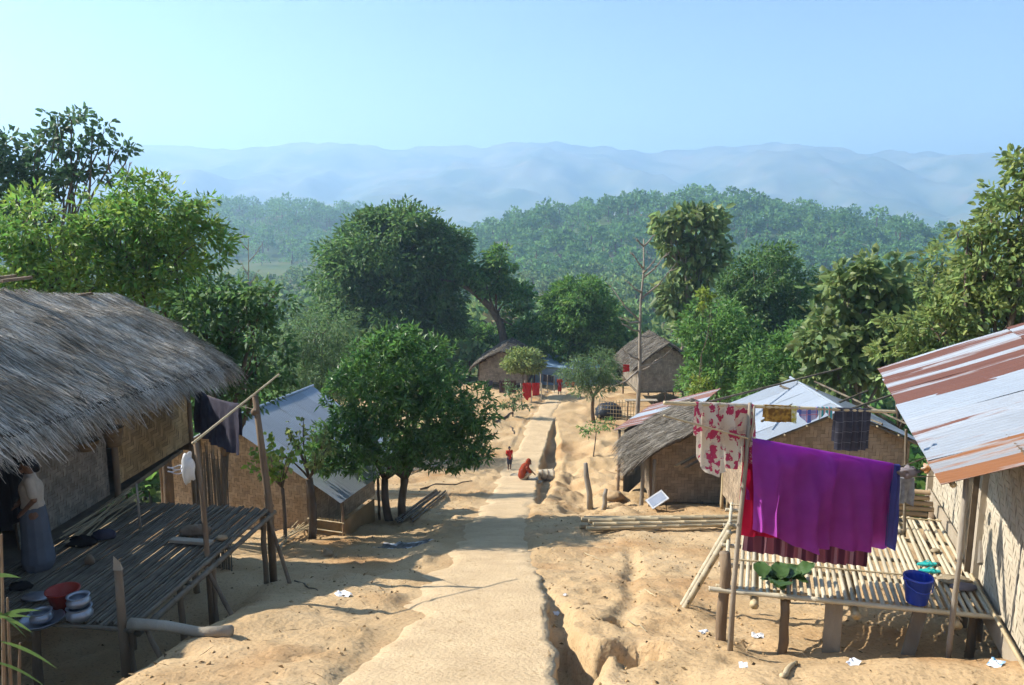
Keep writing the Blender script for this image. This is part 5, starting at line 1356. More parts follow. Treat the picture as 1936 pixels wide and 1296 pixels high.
# solar panel
sp_ = G(1246, 962); so = thing('solar_panel', 'small framed solar panel propped on the ground before the brown-walled hut', 'solar panel', sp_)
a = pt(1227, 957, sp_.y - .3); b = pt(1258, 937, sp_.y - .2)
mb = MB(); U = (b - a).normalized(); mb.beam(a + Vector((0, .0, .04)), b + Vector((0, 0, .04)), .55, .03, Vector((-.5, -.3, .8))); part('frame', mb, mat('aluminium', (.6, .62, .64), None, .4, metal=.5), so)
mb = MB(); n_ = Vector((-.45, -.25, .85)).normalized(); mb.beam(a.lerp(b, .08) + Vector((0, 0, .04)) + n_ * .017, a.lerp(b, .92) + Vector((0, 0, .04)) + n_ * .017, .40, .006, Vector((-.5, -.3, .8))); part('panel', mb, mat('solar_glass', (.30, .34, .42), (.24, .28, .36), .15, spec=.6), so)
mb = MB(); mb.tube([b + Vector((-.02, 0, .03)), Vector((b.x + .06, b.y, hz(b.x, b.y) - .02))], .012, 6); part('stand', mb, WOOD, so)
# stumps and rocks
def stump(label, px, py0, py1, r, seed, lean=.0, name='post_stump'):
    p = G(px, py1); t = pt(px + lean, py0, p.y); rr = random.Random(seed); mb = MB()
    mb.tube([Vector(p) - up * .2, Vector(p).lerp(t, .35) + Vector((.03, 0, 0)), Vector(p).lerp(t, .7) - Vector((.02, 0, 0)), t], [r * 1.2, r, r * .95, r * .7], 8); return solo(name, mb, WOOD_GREY, label, 'stump', None, True)
stump('weathered leaning stump of a post in the broken ground right of the path', 1116, 876, 962, .10, 2, -9)
stump('short grey stump beside the leaning post stump', 1140, 925, 966, .08, 3, 6)
ROCK = mat('clay_rock', (0.48, 0.34, 0.19), (0.34, 0.22, 0.12), .95, 3, bump=.8, bscale=8)
def rock(label, px, py, r, seed, group=None):
    p = G(px, py); mb = MB(); mb.blob(Vector(p) + up * r * .3, (r * 1.2, r, r * .8), 16, 10, .10, seed)
    V = np.array(mb.v); d = V - np.array(p); V += d * (.45 * vnoise(d[:, 0] / r * 1.7 + seed, d[:, 2] / r * 1.7 + d[:, 1] / r, seed))[:, None]; mb.v = [tuple(q) for q in V]
    return solo('rock', mb, ROCK, label, 'rock', group, True)
rock('rounded clay rock by the hut posts right of the gully', 1180, 890, .35, 3); rock('jagged dark lump of earth beside the leaning stump', 1160, 945, .28, 4); rock('smooth boulder near the shed, right of the thin sapling', 1176, 905, .25, 5)
rock('small earth lump on the left bank of the path', 620, 1050, .12, 8)
# ash heap
ap = G(765, 1036); mb = MB()
def ashf(u, v):
    r_ = (1 - v) * .8 * (1 + .5 * float(vnoise(math.cos(u * 6.283) * 2 + 5, math.sin(u * 6.283) * 2, 6))); x = ap.x + r_ * math.cos(u * 6.283); y = ap.y + .7 * r_ * math.sin(u * 6.283)
    return Vector((x, y, hz(x, y) + .07 * v + .05 * float(vnoise(x * 7, y * 7, 8)) * v - .012))
mb.grid(ashf, 30, 9)
solo('ash_heap', mb, mat('ash', (0.20, 0.19, 0.175), (0.09, 0.08, 0.07), .95, 6, bump=.8, bscale=14, c3=(0.72, 0.72, 0.72), c3scale=2.6, c3edge=(.50, .60)), 'grey and white ash heap of a burnt-out fire left of the path', 'ash', None, True)
# litter
PAPER = mat('litter_paper', (0.78, 0.79, 0.80), (0.66, 0.68, 0.70), .8, 8)
def litter(label, px, py, s, seed, m=None, name='paper_scrap'):
    p = G(px, py); rr = random.Random(seed); mb = MB(); a0 = rr.uniform(0, 3)
    def fn(u, v): return Vector(p) + Vector(((u - .5) * s * math.cos(a0) - (v - .5) * s * .7 * math.sin(a0), (u - .5) * s * math.sin(a0) + (v - .5) * s * .7 * math.cos(a0), .015 + s * .45 * abs(float(vnoise(u * 3.3 + seed, v * 3.3, seed)))))
    mb.grid(fn, 7, 7); return solo(name, mb, m or PAPER, label, 'litter', 'litter on the ground')
litter('white paper scrap on bare soil left of the sunlit platform', 1330, 1199, .13, 1); litter('white crumpled paper under the corner of the sunlit platform', 1432, 1208, .15, 2)
litter('pale folded paper on the bank in front of the platform', 1615, 1258, .16, 3); litter('white and blue wrapper on the bank at the lower right', 1882, 1260, .17, 4, mat('blue_wrapper', (.70, .74, .78), (.20, .45, .70), .6, 14, edge=(.5, .6)))
litter('white scrap in the near gully beside the path', 1052, 1163, .12, 5); litter('torn white scrap on the shaded left bank', 650, 1128, .26, 6); litter('small white scrap right of the gully', 1068, 1128, .07, 7)
litter('small pale scrap near the front bank of the platform', 1405, 1262, .12, 9)
for k, (a, b, c, d_, lab) in enumerate(((1478, 1282, 1506, 1256, 'pale splinter of wood on the bank below the platform'), (1188, 1176, 1222, 1196, 'thin straw lying right of the pit'), (1208, 1120, 1240, 1132, 'thin straw lying right of the gully'), (1105, 1048, 1140, 1062, 'thin stalk on the ground in front of the long bamboo poles'))):
    stick('straw_stick', lab, G(a, b), G(c, d_), .013 if k else .03, BAMBOO, group='sticks on the ground', bow=.01, seed=k)

# ------------------------------------------------------------------ things on the shaded platform
def on_deck(px, py, z=DZ + .03):
    c = pt(px, py, 10); c = pt(px, py, z / (c.z / c.y)); c.z = z; return c
ALU = mat('dull_aluminium', (0.50, 0.53, 0.58), (0.36, 0.38, 0.42), .35, 5, metal=.7)
REDP = mat('red_plastic', (0.42, 0.05, 0.03), None, .45)
def pot(name, label, c, prof_, m, cat='pot', group=None, lid=None):
    t = thing(name, label, cat, c, group); mb = MB(); mb.lathe(c, prof_, 24); part('body', mb, m, t, True)
    if lid: mb = MB(); mb.lathe(c, lid, 24); part('rim', mb, m, t, True)
    return t
potp = [(0, 0), (.10, 0), (.15, .05), (.155, .09), (.13, .14), (.115, .155), (.15, .175), (.152, .18), (.11, .165), (.12, .14), (.145, .09), (.10, .01), (0, .008)]
pot('red_tub', 'dark red plastic tub among the pots on the shaded platform', on_deck(122, 1150), [(0, 0), (.13, 0), (.19, .24), (.205, .245), (.205, .26), (.185, .255), (.125, .015), (0, .012)], REDP, 'tub')
c = on_deck(152, 1172); pot('cooking_pot', 'lower aluminium pot of the stack beside the red tub', c, potp, ALU, 'pot', 'cooking pots'); pot('cooking_pot', 'upper aluminium pot of the stack beside the red tub', c + up * .182, [(r * .9, h * .8) for r, h in potp], ALU, 'pot', 'cooking pots')
c = on_deck(80, 1178); pot('metal_basin', 'wide shallow metal basin at the front of the shaded platform', c, [(0, 0), (.19, 0), (.24, .06), (.255, .06), (.24, .05), (.185, .01), (0, .008)], ALU, 'basin'); pot('cooking_pot', 'round aluminium pot sitting in the wide basin', c + up * .012, [(r * .85, h * .85) for r, h in potp], ALU, 'pot', 'cooking pots')
flat('pot_lid', 'grey metal lid lying behind the wide basin', 70, 1131, DZ + .03, .2, .12, .05, ALU, 4, 'lid')
flat('dark_bundle', 'dark cloth bundle by the feet of the standing person', 155, 1030, DZ + .03, .22, .12, .1, C_BLACK, 5, 'bundle'); flat('dark_bundle', 'second dark bundle near the bamboo strips by the house wall', 197, 1017, DZ + .03, .18, .12, .1, C_NAVY, 6, 'bundle')
flat('small_block', 'dark wooden block in the middle of the shaded platform', 170, 1066, DZ + .03, .07, .06, .1, WOOD, 7, 'block'); flat('dark_bundle', 'low dark heap at the left end of the shaded platform', 40, 1112, DZ + .03, .16, .1, .06, C_BLACK, 8, 'bundle')
flat('stone', 'pale round stone near the edge of the shaded platform', 420, 1020, DZ + .03, .09, .07, .05, ROCK, 9, 'stone')
a = on_deck(325, 1024); b = on_deck(400, 1030); mb = MB(); mb.beam(a + up * .03, b + up * .03, .13, .045); solo('plank', mb, WOOD_PALE, 'short plank lying on the shaded platform', 'plank')
flat('wooden_trough', 'dark wooden trough behind the short plank', 370, 1010, DZ + .03, .26, .11, .11, WOOD, 11, 'trough')
# poles and stakes of the shaded platform
p = on_deck(232, 1188, DZ); tp = pt(222, 1060, p.y)
st_ = thing('split_stake', 'broken split stake standing at the near corner of the shaded platform', 'stake', gpt(p))
mb = MB(); mb.tube([gpt(p), Vector(p) + up * .02, tp - up * .12], [.06, .055, .05], 8); part('stem', mb, WOOD, st_, True)
mb = MB(); mb.add([tp + Vector((-.05, -.02, -.12)), tp + Vector((.05, -.02, -.12)), tp + Vector((.05, .03, -.12)), tp + Vector((-.05, .03, -.12)), tp + Vector((-.045, 0, .06)), tp + Vector((.03, 0, -.02))], [(0, 1, 5, 4), (2, 3, 4, 5), (1, 2, 5), (3, 0, 4)]); part('splinter', mb, WOOD_PALE, st_)
pm0 = on_deck(392, 1052, DZ); pmt = pt(370, 838, pm0.y)
mb = MB(); mb.tube([gpt(pm0), Vector(pm0), Vector(pm0).lerp(pmt, .5) + Vector((.02, 0, 0)), pmt], [.042, .042, .04, .035], 8); solo('pole', mb, WOOD, 'leaning wooden pole at the middle of the shaded platform edge', 'pole', 'poles at the shaded platform', True)
pf0 = NRp + ax * Ld + lat * .06; pft = pt(482, 748, pf0.y)
mb = MB(); mb.tube([gpt(pf0), Vector(pf0), Vector(pf0).lerp(pft, .5), pft], [.07, .065, .06, .05], 8); mb.blob(pft - up * .28, (.075, .075, .07), 10, 7, .2, 2); solo('pole', mb, WOOD, 'thick pole bound with cord at the far corner of the shaded platform', 'pole', 'poles at the shaded platform', True)
mb = MB(); dd = (pft - pmt); mb.bamboo(pmt - dd * .04 + up * .03, pmt + dd * 1.5 + up * .03, .02, 7, .5); solo('bamboo_pole', mb, BAMBOO, 'slanting bamboo pole resting on two uprights of the shaded platform', 'pole', 'poles at the shaded platform', True)
p = on_deck(266, 1002); mb = MB(); mb.tube([p, pt(258, 915, p.y)], [.02, .018], 7); solo('pole', mb, WOOD_GREY, 'thin grey stick standing up through the shaded platform', 'pole', 'poles at the shaded platform', True)
lg = on_deck(246, 1180, DZ + .05); le = G(438, 1204); mb = MB(); mb.tube([lg, lg.lerp(le, .35) + up * .03, lg.lerp(le, .7) + up * .0, Vector(le) + up * .06], [.075, .065, .06, .075], 9); solo('log', mb, WOOD_PALE, 'bare pale log sloping from the shaded platform to the ground', 'log', None, True)
# line with the dark cloth, bag with hoops
c0 = Vector((xw(15.9) + .05, 15.9, -3.62)); c1 = Vector(pft) - up * .25
mb = MB(); mb.tube([c0, c0.lerp(c1, .5) - up * .05, c1], .007, 5); solo('washing_line', mb, BAMBOO_OLD, 'line from the thatched house to the thick pole carrying a dark cloth', 'line')
hang('dark_cloth', 'dark blue-grey cloth hanging beside the corner of the thatched house', c0.lerp(c1, .16), c0.lerp(c1, .8), [.92, .95, .96, .95], [.8, .6], C_NAVY, .05, 4, .03, 21, group='washing by the thatched house')
bg = pt(346, 885, pm0.y - .1); bt = thing('plastic_bag', 'white plastic bag with a wire hoop hung on the leaning pole', 'bag', bg)
mb = MB(); mb.blob(bg + Vector((.05, .05, -.02)), (.10, .08, .24), 22, 16, .05, 5); V = np.array(mb.v); cc_ = np.array(bg); dl_ = V - cc_; mb.v = [tuple(q) for q in cc_ + dl_ * (1 + .7 * vnoise(dl_[:, 0] * 22, dl_[:, 2] * 9 + dl_[:, 1] * 14, 3))[:, None]]; part('bag', mb, C_WHITE, bt, True)
mb = MB()
for k in range(2): mb.tube([bg + Vector((-.08 + .10 * math.cos(t), -.08 + .06 * math.sin(t), -.03 + .06 * k + .02 * math.sin(2 * t))) for t in np.linspace(0, 6.28, 17)], .008, 5)
part('hoop', mb, ALU, bt)
hang('black_cloth', 'black cloth hanging in the doorway of the thatched house', Vector((xw(10.2) + .1, 10.15, -3.2)), Vector((xw(10.95) + .1, 10.95, -3.25)), [1.2, 1.3, 1.0], [.9, .9], C_BLACK, .02, 3, .03, 22, group='washing by the thatched house')
# hanging baskets
BASK = mat('basket_cane', (0.27, 0.18, 0.09), (0.17, 0.11, 0.055), .85, 5, (1, 1, 6), bump=.5, bscale=40)
for (a, b, r, h, lab, dd) in ((214, 826, .17, .32, 'tall cane basket hanging under the thatched eave', 12.4), (163, 842, .2, .16, 'shallow cane basket hanging beside the tall one under the eave', 11.6)):
    c = pt(a, b, dd); t = thing('cane_basket', lab, 'basket', c, 'baskets under the eave'); mb = MB(); mb.lathe(c - up * h / 2, [(0, 0), (r * .6, 0), (r * .8, h * .5), (r, h), (r * 1.06, h), (r * .97, h * .97), (r * .75, h * .5), (0, .02)], 18); part('body', mb, BASK, t, True)
    mb = MB(); mb.tube([c + up * h / 2 + Vector((r, 0, 0)), Vector((c.x, c.y, eave_l(dd).z + .3)), c + up * h / 2 - Vector((r, 0, 0))], .006, 5); part('cord', mb, BAMBOO_OLD, t)
# strips leaning along the wall
rr = random.Random(5); sroot = thing('bamboo_strips', 'grey bamboo strips laid along the thatched house wall on the platform', 'bundle', on_deck(200, 990))
for k in range(14):
    a = on_deck(130 + rr.uniform(-15, 25), 1030 + rr.uniform(-12, 8)); b = on_deck(262 + rr.uniform(-25, 12), 945 + rr.uniform(-8, 10)); mb = MB(); mb.beam(a + up * (.02 + .008 * k), b + up * (.05 + .012 * k), .025, .008); part('strip', mb, BAMBOO, sroot)
# stick fence behind the platform
fe = thing('stick_fence', 'rough fence of upright sticks behind the shaded platform', 'fence', Vector((-5.9, 14.6, hz(-5.9, 14.6))))
f0, f1 = Vector((-6.8, 15.9, 0)), Vector((-5.55, 14.4, 0)); rr = random.Random(6)
for k in range(46):
    p = f0.lerp(f1, k / 45) + Vector((rr.uniform(-.02, .02), rr.uniform(-.02, .02), 0)); z = hz(p.x, p.y); mb = MB(); mb.tube([Vector((p.x, p.y, z - .1)), Vector((p.x + rr.uniform(-.05, .05), p.y, -4.75 + rr.uniform(-.3, .2)))], [.014, .009], 5); part('stick', mb, WOOD if k % 3 else BAMBOO_OLD, fe)
for h_ in (.5, 1.1): rail(fe, Vector((f0.x, f0.y - .03, hz(f0.x, f0.y) + h_)), Vector((f1.x, f1.y - .03, hz(f1.x, f1.y) + h_)), .02, BAMBOO_OLD, 'rail')
# corner plant at lower left
cp = Vector((-4.15, 5.9, hz(-4.15, 5.9))); rt_ = thing('reed_plant', 'spiky reed-leaved plant in the lower left corner', 'plant', cp); rr = random.Random(9)
mb = MB()
for a, b, c, e in ((3, 1010, 8, 1296), (38, 1215, 35, 1330), (14, 1130, 22, 1330)): mb.tube([pt(c, e, 6.0), pt(a, b, 6.1)], [.018, .008], 6)
part('stem', mb, WOOD, rt_)
for k in range(9):
    o = pt(rr.uniform(-25, 25), rr.uniform(1090, 1290), 6 + rr.uniform(-.15, .15)); a = rr.uniform(-1, 1); L_ = rr.uniform(.25, .5); D_ = Vector((math.cos(a) * (1 if rr.random() < .7 else -1), rr.uniform(-.4, .4), rr.uniform(-.5, .4))).normalized(); S_ = D_.cross(Vector((0, 1, .3))).normalized(); mb = MB()
    mb.grid(lambda u, v: o + D_ * L_ * v - up * .35 * L_ * v * v + S_ * (u - .5) * .045 * math.sin(math.pi * min(1, .12 + v * .88)), 2, 6); part('leaf', mb, LEAF_DARK, rt_)
# ------------------------------------------------------------------ people
SKIN = mat('skin', (0.20, 0.105, 0.06), (0.17, 0.088, 0.05), .6, 8)
HAIR = mat('black_hair', (0.012, 0.010, 0.010), None, .5)
EYE = mat('eye_white', (0.6, 0.58, 0.55), None, .4)
def limb_mb(mb, pts, rad, n=10):
    pts = [Vector(p) for p in pts]; mb.tube(pts, rad, n)
    for p, r in zip(pts, rad): mb.blob(p, r * .99, 10, 8)
def remeshed(o, vox, smooth=6):
    r = o.modifiers.new('surface', 'REMESH'); r.mode = 'VOXEL'; r.voxel_size = vox; r.use_smooth_shade = True
    s = o.modifiers.new('soften', 'SMOOTH'); s.factor = .5; s.iterations = smooth

def person(label, base, h, yaw, J, clothes, hairlong=False, vox=.009, group=None, lookdown=0.0):
    """J: joints in body heights, x right, y forward, z up. clothes: (name, [(points, radii)], material)"""
    base = Vector(base); cy_, sy_ = math.cos(yaw), math.sin(yaw)
    def T(p): x, y, z = p; return base + Vector((x * cy_ - y * sy_, x * sy_ + y * cy_, z)) * h
    root = thing('person', label, 'person', base, group)
    mb = MB()
    hd = Vector(J['head'])
    limb_mb(mb, [T(J['pelvis']), T(J['waist']), T(J['chest']), T(J['neck'])], [.075 * h, .065 * h, .078 * h, .035 * h], 12)
    limb_mb(mb, [T(J['neck']), T(hd - Vector((0, 0, .03)))], [.034 * h, .034 * h])
    mb.blob(T(hd), (.052 * h, .056 * h, .068 * h), 16, 12)
    f = Vector((0, math.cos(lookdown), -math.sin(lookdown)))
    mb.blob(T(hd + f * .054 + Vector((0, 0, -.005))), .011 * h, 8, 6); mb.blob(T(hd + f * .045 + Vector((0, 0, -.045))), (.026 * h,) * 3, 8, 6)
    for s in (-1, 1): mb.blob(T(hd + Vector((s * .052, -.004, -.005))), (.010 * h, .010 * h, .018 * h), 8, 6)
    for s, k in ((-1, 'L'), (1, 'R')):
        limb_mb(mb, [T(J['sho' + k]), T(J['elb' + k]), T(J['wri' + k])], [.034 * h, .026 * h, .018 * h])
        w = Vector(J['wri' + k]); d = (w - Vector(J['elb' + k])).normalized(); sd = d.cross(Vector((0, 1, .2))).normalized()
        pal = w + d * .035; limb_mb(mb, [T(w), T(pal)], [.017 * h, .021 * h])
        for i in range(4):
            q = pal + sd * (-.018 + .012 * i); L = (.042, .048, .045, .036)[i]; limb_mb(mb, [T(q), T(q + d * L * .55), T(q + d * L + Vector((0, .008, 0)))], [.0075 * h, .0068 * h, .006 * h], 6)
        q = w + d * .015; limb_mb(mb, [T(q), T(q + d * .025 + sd * -.03 + Vector((0, .012, 0)))], [.008 * h, .0065 * h], 6)
        limb_mb(mb, [T(J['hip' + k]), T(J['kne' + k]), T(J['ank' + k])], [.055 * h, .036 * h, .022 * h])
        a = Vector(J['ank' + k]); limb_mb(mb, [T(a + Vector((0, -.01, -.012))), T(a + Vector((s * .006, .07, -.022)))], [.022 * h, .017 * h])
    body = part('body', mb, SKIN, root, True); remeshed(body, vox, 3)
    hm_ = MB(); hm_.blob(T(hd + Vector((0, -.010, .016))), (.057 * h, .060 * h, .062 * h), 16, 12)
    if hairlong: limb_mb(hm_, [T(hd + Vector((0, -.05, -.01))), T(hd + Vector((0, -.06, -.05)))], [.035 * h, .03 * h])
    V = np.array(hm_.v); o_ = part('hair', hm_, HAIR, root, True)
    for s in (-1, 1):
        e = MB(); e.blob(T(hd + f * .047 + Vector((s * .02, 0, .008))), .007 * h, 8, 6); part('eye', e, EYE, root)
    for nm, segs, m in clothes:
        cb = MB()
        for pts, rad in segs: limb_mb(cb, [T(p) for p in pts], [r * h for r in rad], 12)
        remeshed(part(nm, cb, m, root, True), vox * 1.1, 4)
    return root
STAND = dict(head=(0, .01, .925), neck=(0, 0, .845), chest=(0, 0, .72), waist=(0, 0, .60), pelvis=(0, 0, .52),
             shoL=(-.105, 0, .81), elbL=(-.145, -.01, .64), wriL=(-.15, .04, .49), shoR=(.105, 0, .81), elbR=(.145, -.01, .64), wriR=(.15, .04, .49),
             hipL=(-.05, 0, .5), kneL=(-.052, .012, .28), ankL=(-.055, -.01, .045), hipR=(.05, 0, .5), kneR=(.055, .03, .28), ankR=(.06, .03, .045))
def shirt(J, sleeve=.55, hem=.50, r=1.0):
    L = [([J['pelvis'] if hem < .51 else (0, 0, hem), J['waist'], J['chest'], (J['neck'][0], J['neck'][1], J['neck'][2] - .03)], [.088 * r, .08 * r, .09 * r, .05])]
    for k in 'LR':
        e = Vector(J['sho' + k]).lerp(Vector(J['elb' + k]), sleeve); L.append(([tuple(Vector(J['chest']).lerp(Vector(J['sho' + k]), .7)), J['sho' + k], tuple(e)], [.05, .044, .042]))
    return L
def trousers(J, to=.95):
    L = [([J['pelvis']], [.09])]
    L = [([(J['pelvis'][0], J['pelvis'][1], J['pelvis'][2] + .03), J['pelvis']], [.082, .086])]
    for k in 'LR':
        if to <= 1: L.append(([J['hip' + k], tuple(Vector(J['hip' + k]).lerp(Vector(J['kne' + k]), to))], [.066, .056]))
        else: L.append(([J['hip' + k], J['kne' + k], tuple(Vector(J['kne' + k]).lerp(Vector(J['ank' + k]), to - 1))], [.064, .05, .042]))
    return L
# boy by the path
J = dict(STAND); J.update(elbR=(.13, .03, .65), wriR=(.09, .10, .60), elbL=(-.13, -.03, .65), wriL=(-.12, .02, .5))
person('child in a red shirt and dark shorts standing beside the squatting woman', G(963, 889), 1.16, math.radians(200), J, [('shirt', shirt(J), C_TSHIRT), ('shorts', trousers(J, .95), C_DARK)])
# walker in red
J = dict(STAND); J.update(kneL=(-.05, .06, .29), ankL=(-.05, .03, .05), kneR=(.05, .0, .28), ankR=(.055, -.10, .06), wriL=(-.13, -.06, .5), elbL=(-.14, -.05, .65), wriR=(.14, .08, .5))
pw = G(1058, 748)
person('person in red walking away at the far end of the path', pw, 1.42, math.radians(8), J, [('shirt', shirt(J, .5), C_TSHIRT), ('skirt', [([(0, 0, .54), (0, .0, .42), (0, 0, .30)], [.085, .095, .105])], C_TSHIRT)], hairlong=True)
# squatting woman with shawl
J = dict(head=(.02, .16, .56), neck=(.01, .10, .47), chest=(0, .04, .37), waist=(0, -.02, .26), pelvis=(0, -.06, .16), shoL=(-.10, .06, .43), elbL=(-.14, .17, .32), wriL=(-.08, .27, .22), shoR=(.10, .06, .43), elbR=(.15, .17, .32), wriR=(.09, .28, .20),
         hipL=(-.06, -.05, .15), kneL=(-.11, .17, .27), ankL=(-.07, .04, .045), hipR=(.06, -.05, .15), kneR=(.11, .17, .27), ankR=(.07, .04, .045))
gw = G(991, 909)
person('woman in a rust-red shawl squatting on the path edge beside winnowing trays', gw, 1.5, math.radians(-70), J,
       [('shawl', [([(0, -.07, .17), (0, -.05, .30), (0, .03, .42), (.01, .09, .49), (.015, .13, .60)], [.12, .115, .115, .075, .066]), ([(-.10, .06, .42), (-.13, .12, .30)], [.055, .055]), ([(.10, .06, .42), (.13, .12, .30)], [.055, .055])], C_RUST),
        ('skirt', [([(0, -.04, .12), (-.10, .14, .24)], [.11, .055]), ([(0, -.04, .12), (.10, .14, .24)], [.11, .055]), ([(0, -.02, .05), (0, .08, .07)], [.10, .09])], C_CREAM)], lookdown=.6)
# children sitting far down the path
J = dict(head=(0, .03, .50), neck=(0, .01, .42), chest=(0, 0, .30), waist=(0, 0, .19), pelvis=(0, 0, .09), shoL=(-.10, .01, .38), elbL=(-.14, .08, .24), wriL=(-.07, .18, .18), shoR=(.10, .01, .38), elbR=(.14, .08, .24), wriR=(.07, .18, .18),
         hipL=(-.05, 0, .09), kneL=(-.13, .2, .12), ankL=(-.02, .24, .045), hipR=(.05, 0, .09), kneR=(.13, .2, .12), ankR=(.05, .28, .045))
for a, b, w_, lab in ((1072, 733, 200, 'small child in red sitting on the ground beyond the walker, the left one of two'), (1083, 733, 170, 'small child in red sitting on the ground beyond the walker, the right one of two')):
    p = G(a, b); person(lab, p, 1.05, math.radians(w_), J, [('shirt', shirt(J, .6), C_TSHIRT), ('shorts', trousers(J, .9), C_DARK)], group='children sitting at the end of the path', vox=.012)
# person in the shade of the left house
J = dict(STAND); J.update(elbL=(-.17, -.02, .66), wriL=(-.10, .06, .56), elbR=(.16, .02, .66), wriR=(.10, .10, .58))
pb = on_deck(75, 1072); pb.z = DZ + .02
person('person in a cream blouse and long blue-grey skirt standing in the shade of the house', pb, 1.66, math.radians(120), J,
       [('blouse', shirt(J, .75, .56, 1.05), C_CREAM), ('skirt', [([(0, 0, .58), (0, 0, .45), (0, .0, .25), (0, 0, .07)], [.088, .105, .115, .13])], C_SKIRT)], hairlong=True)
# trays and basket by the woman
TRAY = mat('winnowing_tray', (0.52, 0.45, 0.33), (0.42, 0.35, 0.24), .85, 9, bump=.4, bscale=40)
for a, b, r, lab in ((1003, 909, .34, 'round winnowing tray in front of the squatting woman'), (977, 902, .30, 'winnowing tray lying left of the squatting woman'), (1018, 914, .17, 'small dark winnowing tray at the gully edge')):
    c = G(a, b) + up * .03; mb = MB(); mb.lathe(c, [(0, 0), (r * .85, .0), (r, .05), (r * 1.03, .05), (r * .98, .035), (r * .85, .012), (0, .012)], 24); solo('winnowing_tray', mb, TRAY, lab, 'tray', 'winnowing trays', True)
c = G(1030, 908) + up * .26; t = thing('carrying_basket', 'tall cane basket lying on its side right of the squatting woman', 'basket', c - up * .26)
axb = Vector((-.8, -.25, .22)).normalized(); mb = MB(); r = .3; mb.lathe(c - axb * -.36, [(0, 0), (.17, 0), (.20, .1), (.31, .68), (.33, .68), (.33, .72), (.30, .70), (.18, .05), (0, .03)], 20, -axb); part('body', mb, TRAY, t, True)
mb = MB()
for k in (.15, .4, .66): mb.lathe(c + axb * .36 - axb * k, [(.19 + k * .17, -.01), (.215 + k * .17, 0), (.19 + k * .17, .01)], 20, -axb)
part('hoop', mb, BASK, t)

# ------------------------------------------------------------------ far end of the village
# clothes lines before the small hut
def far_line(label, a, b, d0, d1, h):
    p = Vector((pt(a, 700, d0).x, d0, 0)); q = Vector((pt(b, 700, d1).x, d1, 0)); p.z = hz(p.x, p.y); q.z = hz(q.x, q.y)
    t = thing('clothes_line', label, 'clothes line', p)
    for e in (p, q, p.lerp(q, .5)): post(t, e - up * .2 if e is not q else e - up * .2, e + up * h, .035, WOOD_PALE, 'post')
    mb = MB(); mb.tube([p + up * (h - .03), q + up * (h - .03)], .012, 5); part('line', mb, BAMBOO_OLD, t)
    return lambda s, dz=0: p.lerp(q, s) + up * (h - .02 + dz)
ln1 = far_line('farther clothes line in front of the small far hut', 918, 992, 53.5, 53.0, 1.25)
hang('dark_cloth', 'small dark blue cloth at the left end of the far clothes line', ln1(.03), ln1(.18), [.55, .6], [.4, .4], C_NAVY, 0, 2, .03, 31, group='washing at the far huts', nu=10)
hang('dark_cloth', 'wide dark brown cloth in the middle of the far clothes line', ln1(.35), ln1(.78), [.9, .95], [.7, .7], clothmat('brown_cloth', (.10, .06, .05)), 0, 4, .04, 32, group='washing at the far huts', nu=18)
ln2 = far_line('nearer clothes line with red clothes at the left edge of the path', 985, 1024, 51.5, 52, 1.35)
hang('red_cloth', 'large bright red cloth on the line by the path', ln2(.08), ln2(.5), [.85, 1.25, .9], [.6, .6], C_TSHIRT, 0, 3, .05, 33, group='washing at the far huts', nu=18)
hang('red_cloth', 'narrower red cloth on the same line, nearer the path', ln2(.55), ln2(.9), [.9, .85], [.6, .6], C_TSHIRT, 0, 3, .05, 34, group='washing at the far huts', nu=14)
ln3 = far_line('short clothes line crossing behind the walker', 1022, 1048, 56, 56, 1.3)
hang('dark_cloth', 'dark checked cloth hanging just left of the walker', ln3(.2), ln3(.95), [.55, .55], [.5, .5], C_GREYPL, 0, 3, .03, 35, group='washing at the far huts', nu=12)
# pale blue shelter
bt_ = thing('tarpaulin_shelter', 'low shelter of pale blue tarpaulin and metal at the end of the path', 'shelter', Vector((4.4, 62, hz(4.4, 62))))
TARP = mat('blue_tarpaulin', (.34, .47, .60), (.24, .36, .50), .6, 3)
z0 = hz(4.4, 62)
mb = MB(); mb.slab(lambda u, v: Vector((1.6 + 6.0 * u, 61 + 3 * v, z0 + 1.55 + .5 * v + .08 * math.sin(u * 9) + .05 * math.sin(v * 7 + u * 4))), 18, 8, .03); part('roof', mb, TARP, bt_, True)
mb = MB(); mb.grid(lambda u, v: Vector((1.7 + 5.8 * u, 61.2 + .05 * math.sin(u * 22), z0 - .1 + 1.6 * v)), 24, 4); part('wall', mb, TARP, bt_, True)
for x in (1.8, 4.5, 7.3): post(bt_, (x, 61.05, z0 - .2), (x, 61.05, z0 + 1.55), .05, WOOD, 'post'); post(bt_, (x, 63.8, z0 - .3), (x, 63.8, z0 + 2.0), .05, WOOD, 'post')
# lattice fence and heap under tarpaulin by the stilted hut
lf_ = thing('lattice_fence', 'open bamboo lattice fence beside the stilted hut', 'fence', Vector((6.3, 46.5, hz(6.3, 46.5))))
for k in range(14):
    x = 5.4 + .17 * k; y = 46.8 - .05 * k; z = hz(x, y); mb = MB(); mb.beam((x, y, z - .1), (x, y, z + 1.25), .035, .015, (0, 1, 0)); part('slat', mb, BAMBOO, lf_)
for k in range(5):
    mb = MB(); z = hz(6.3, 46.6) + .2 + .24 * k; mb.beam((5.35, 46.79, z), (7.7, 46.1, z + .02), .012, .035); part('slat', mb, BAMBOO, lf_)
hp_ = G(1150, 792); mb = MB(); mb.blob(hp_ + up * .4, (.85, .6, .62), 20, 12, .10, 6); solo('covered_heap', mb, mat('dark_tarpaulin', (.035, .045, .06), (.02, .025, .035), .5, 3), 'heap under a dark tarpaulin beside the small feathery tree', 'heap', None, True)
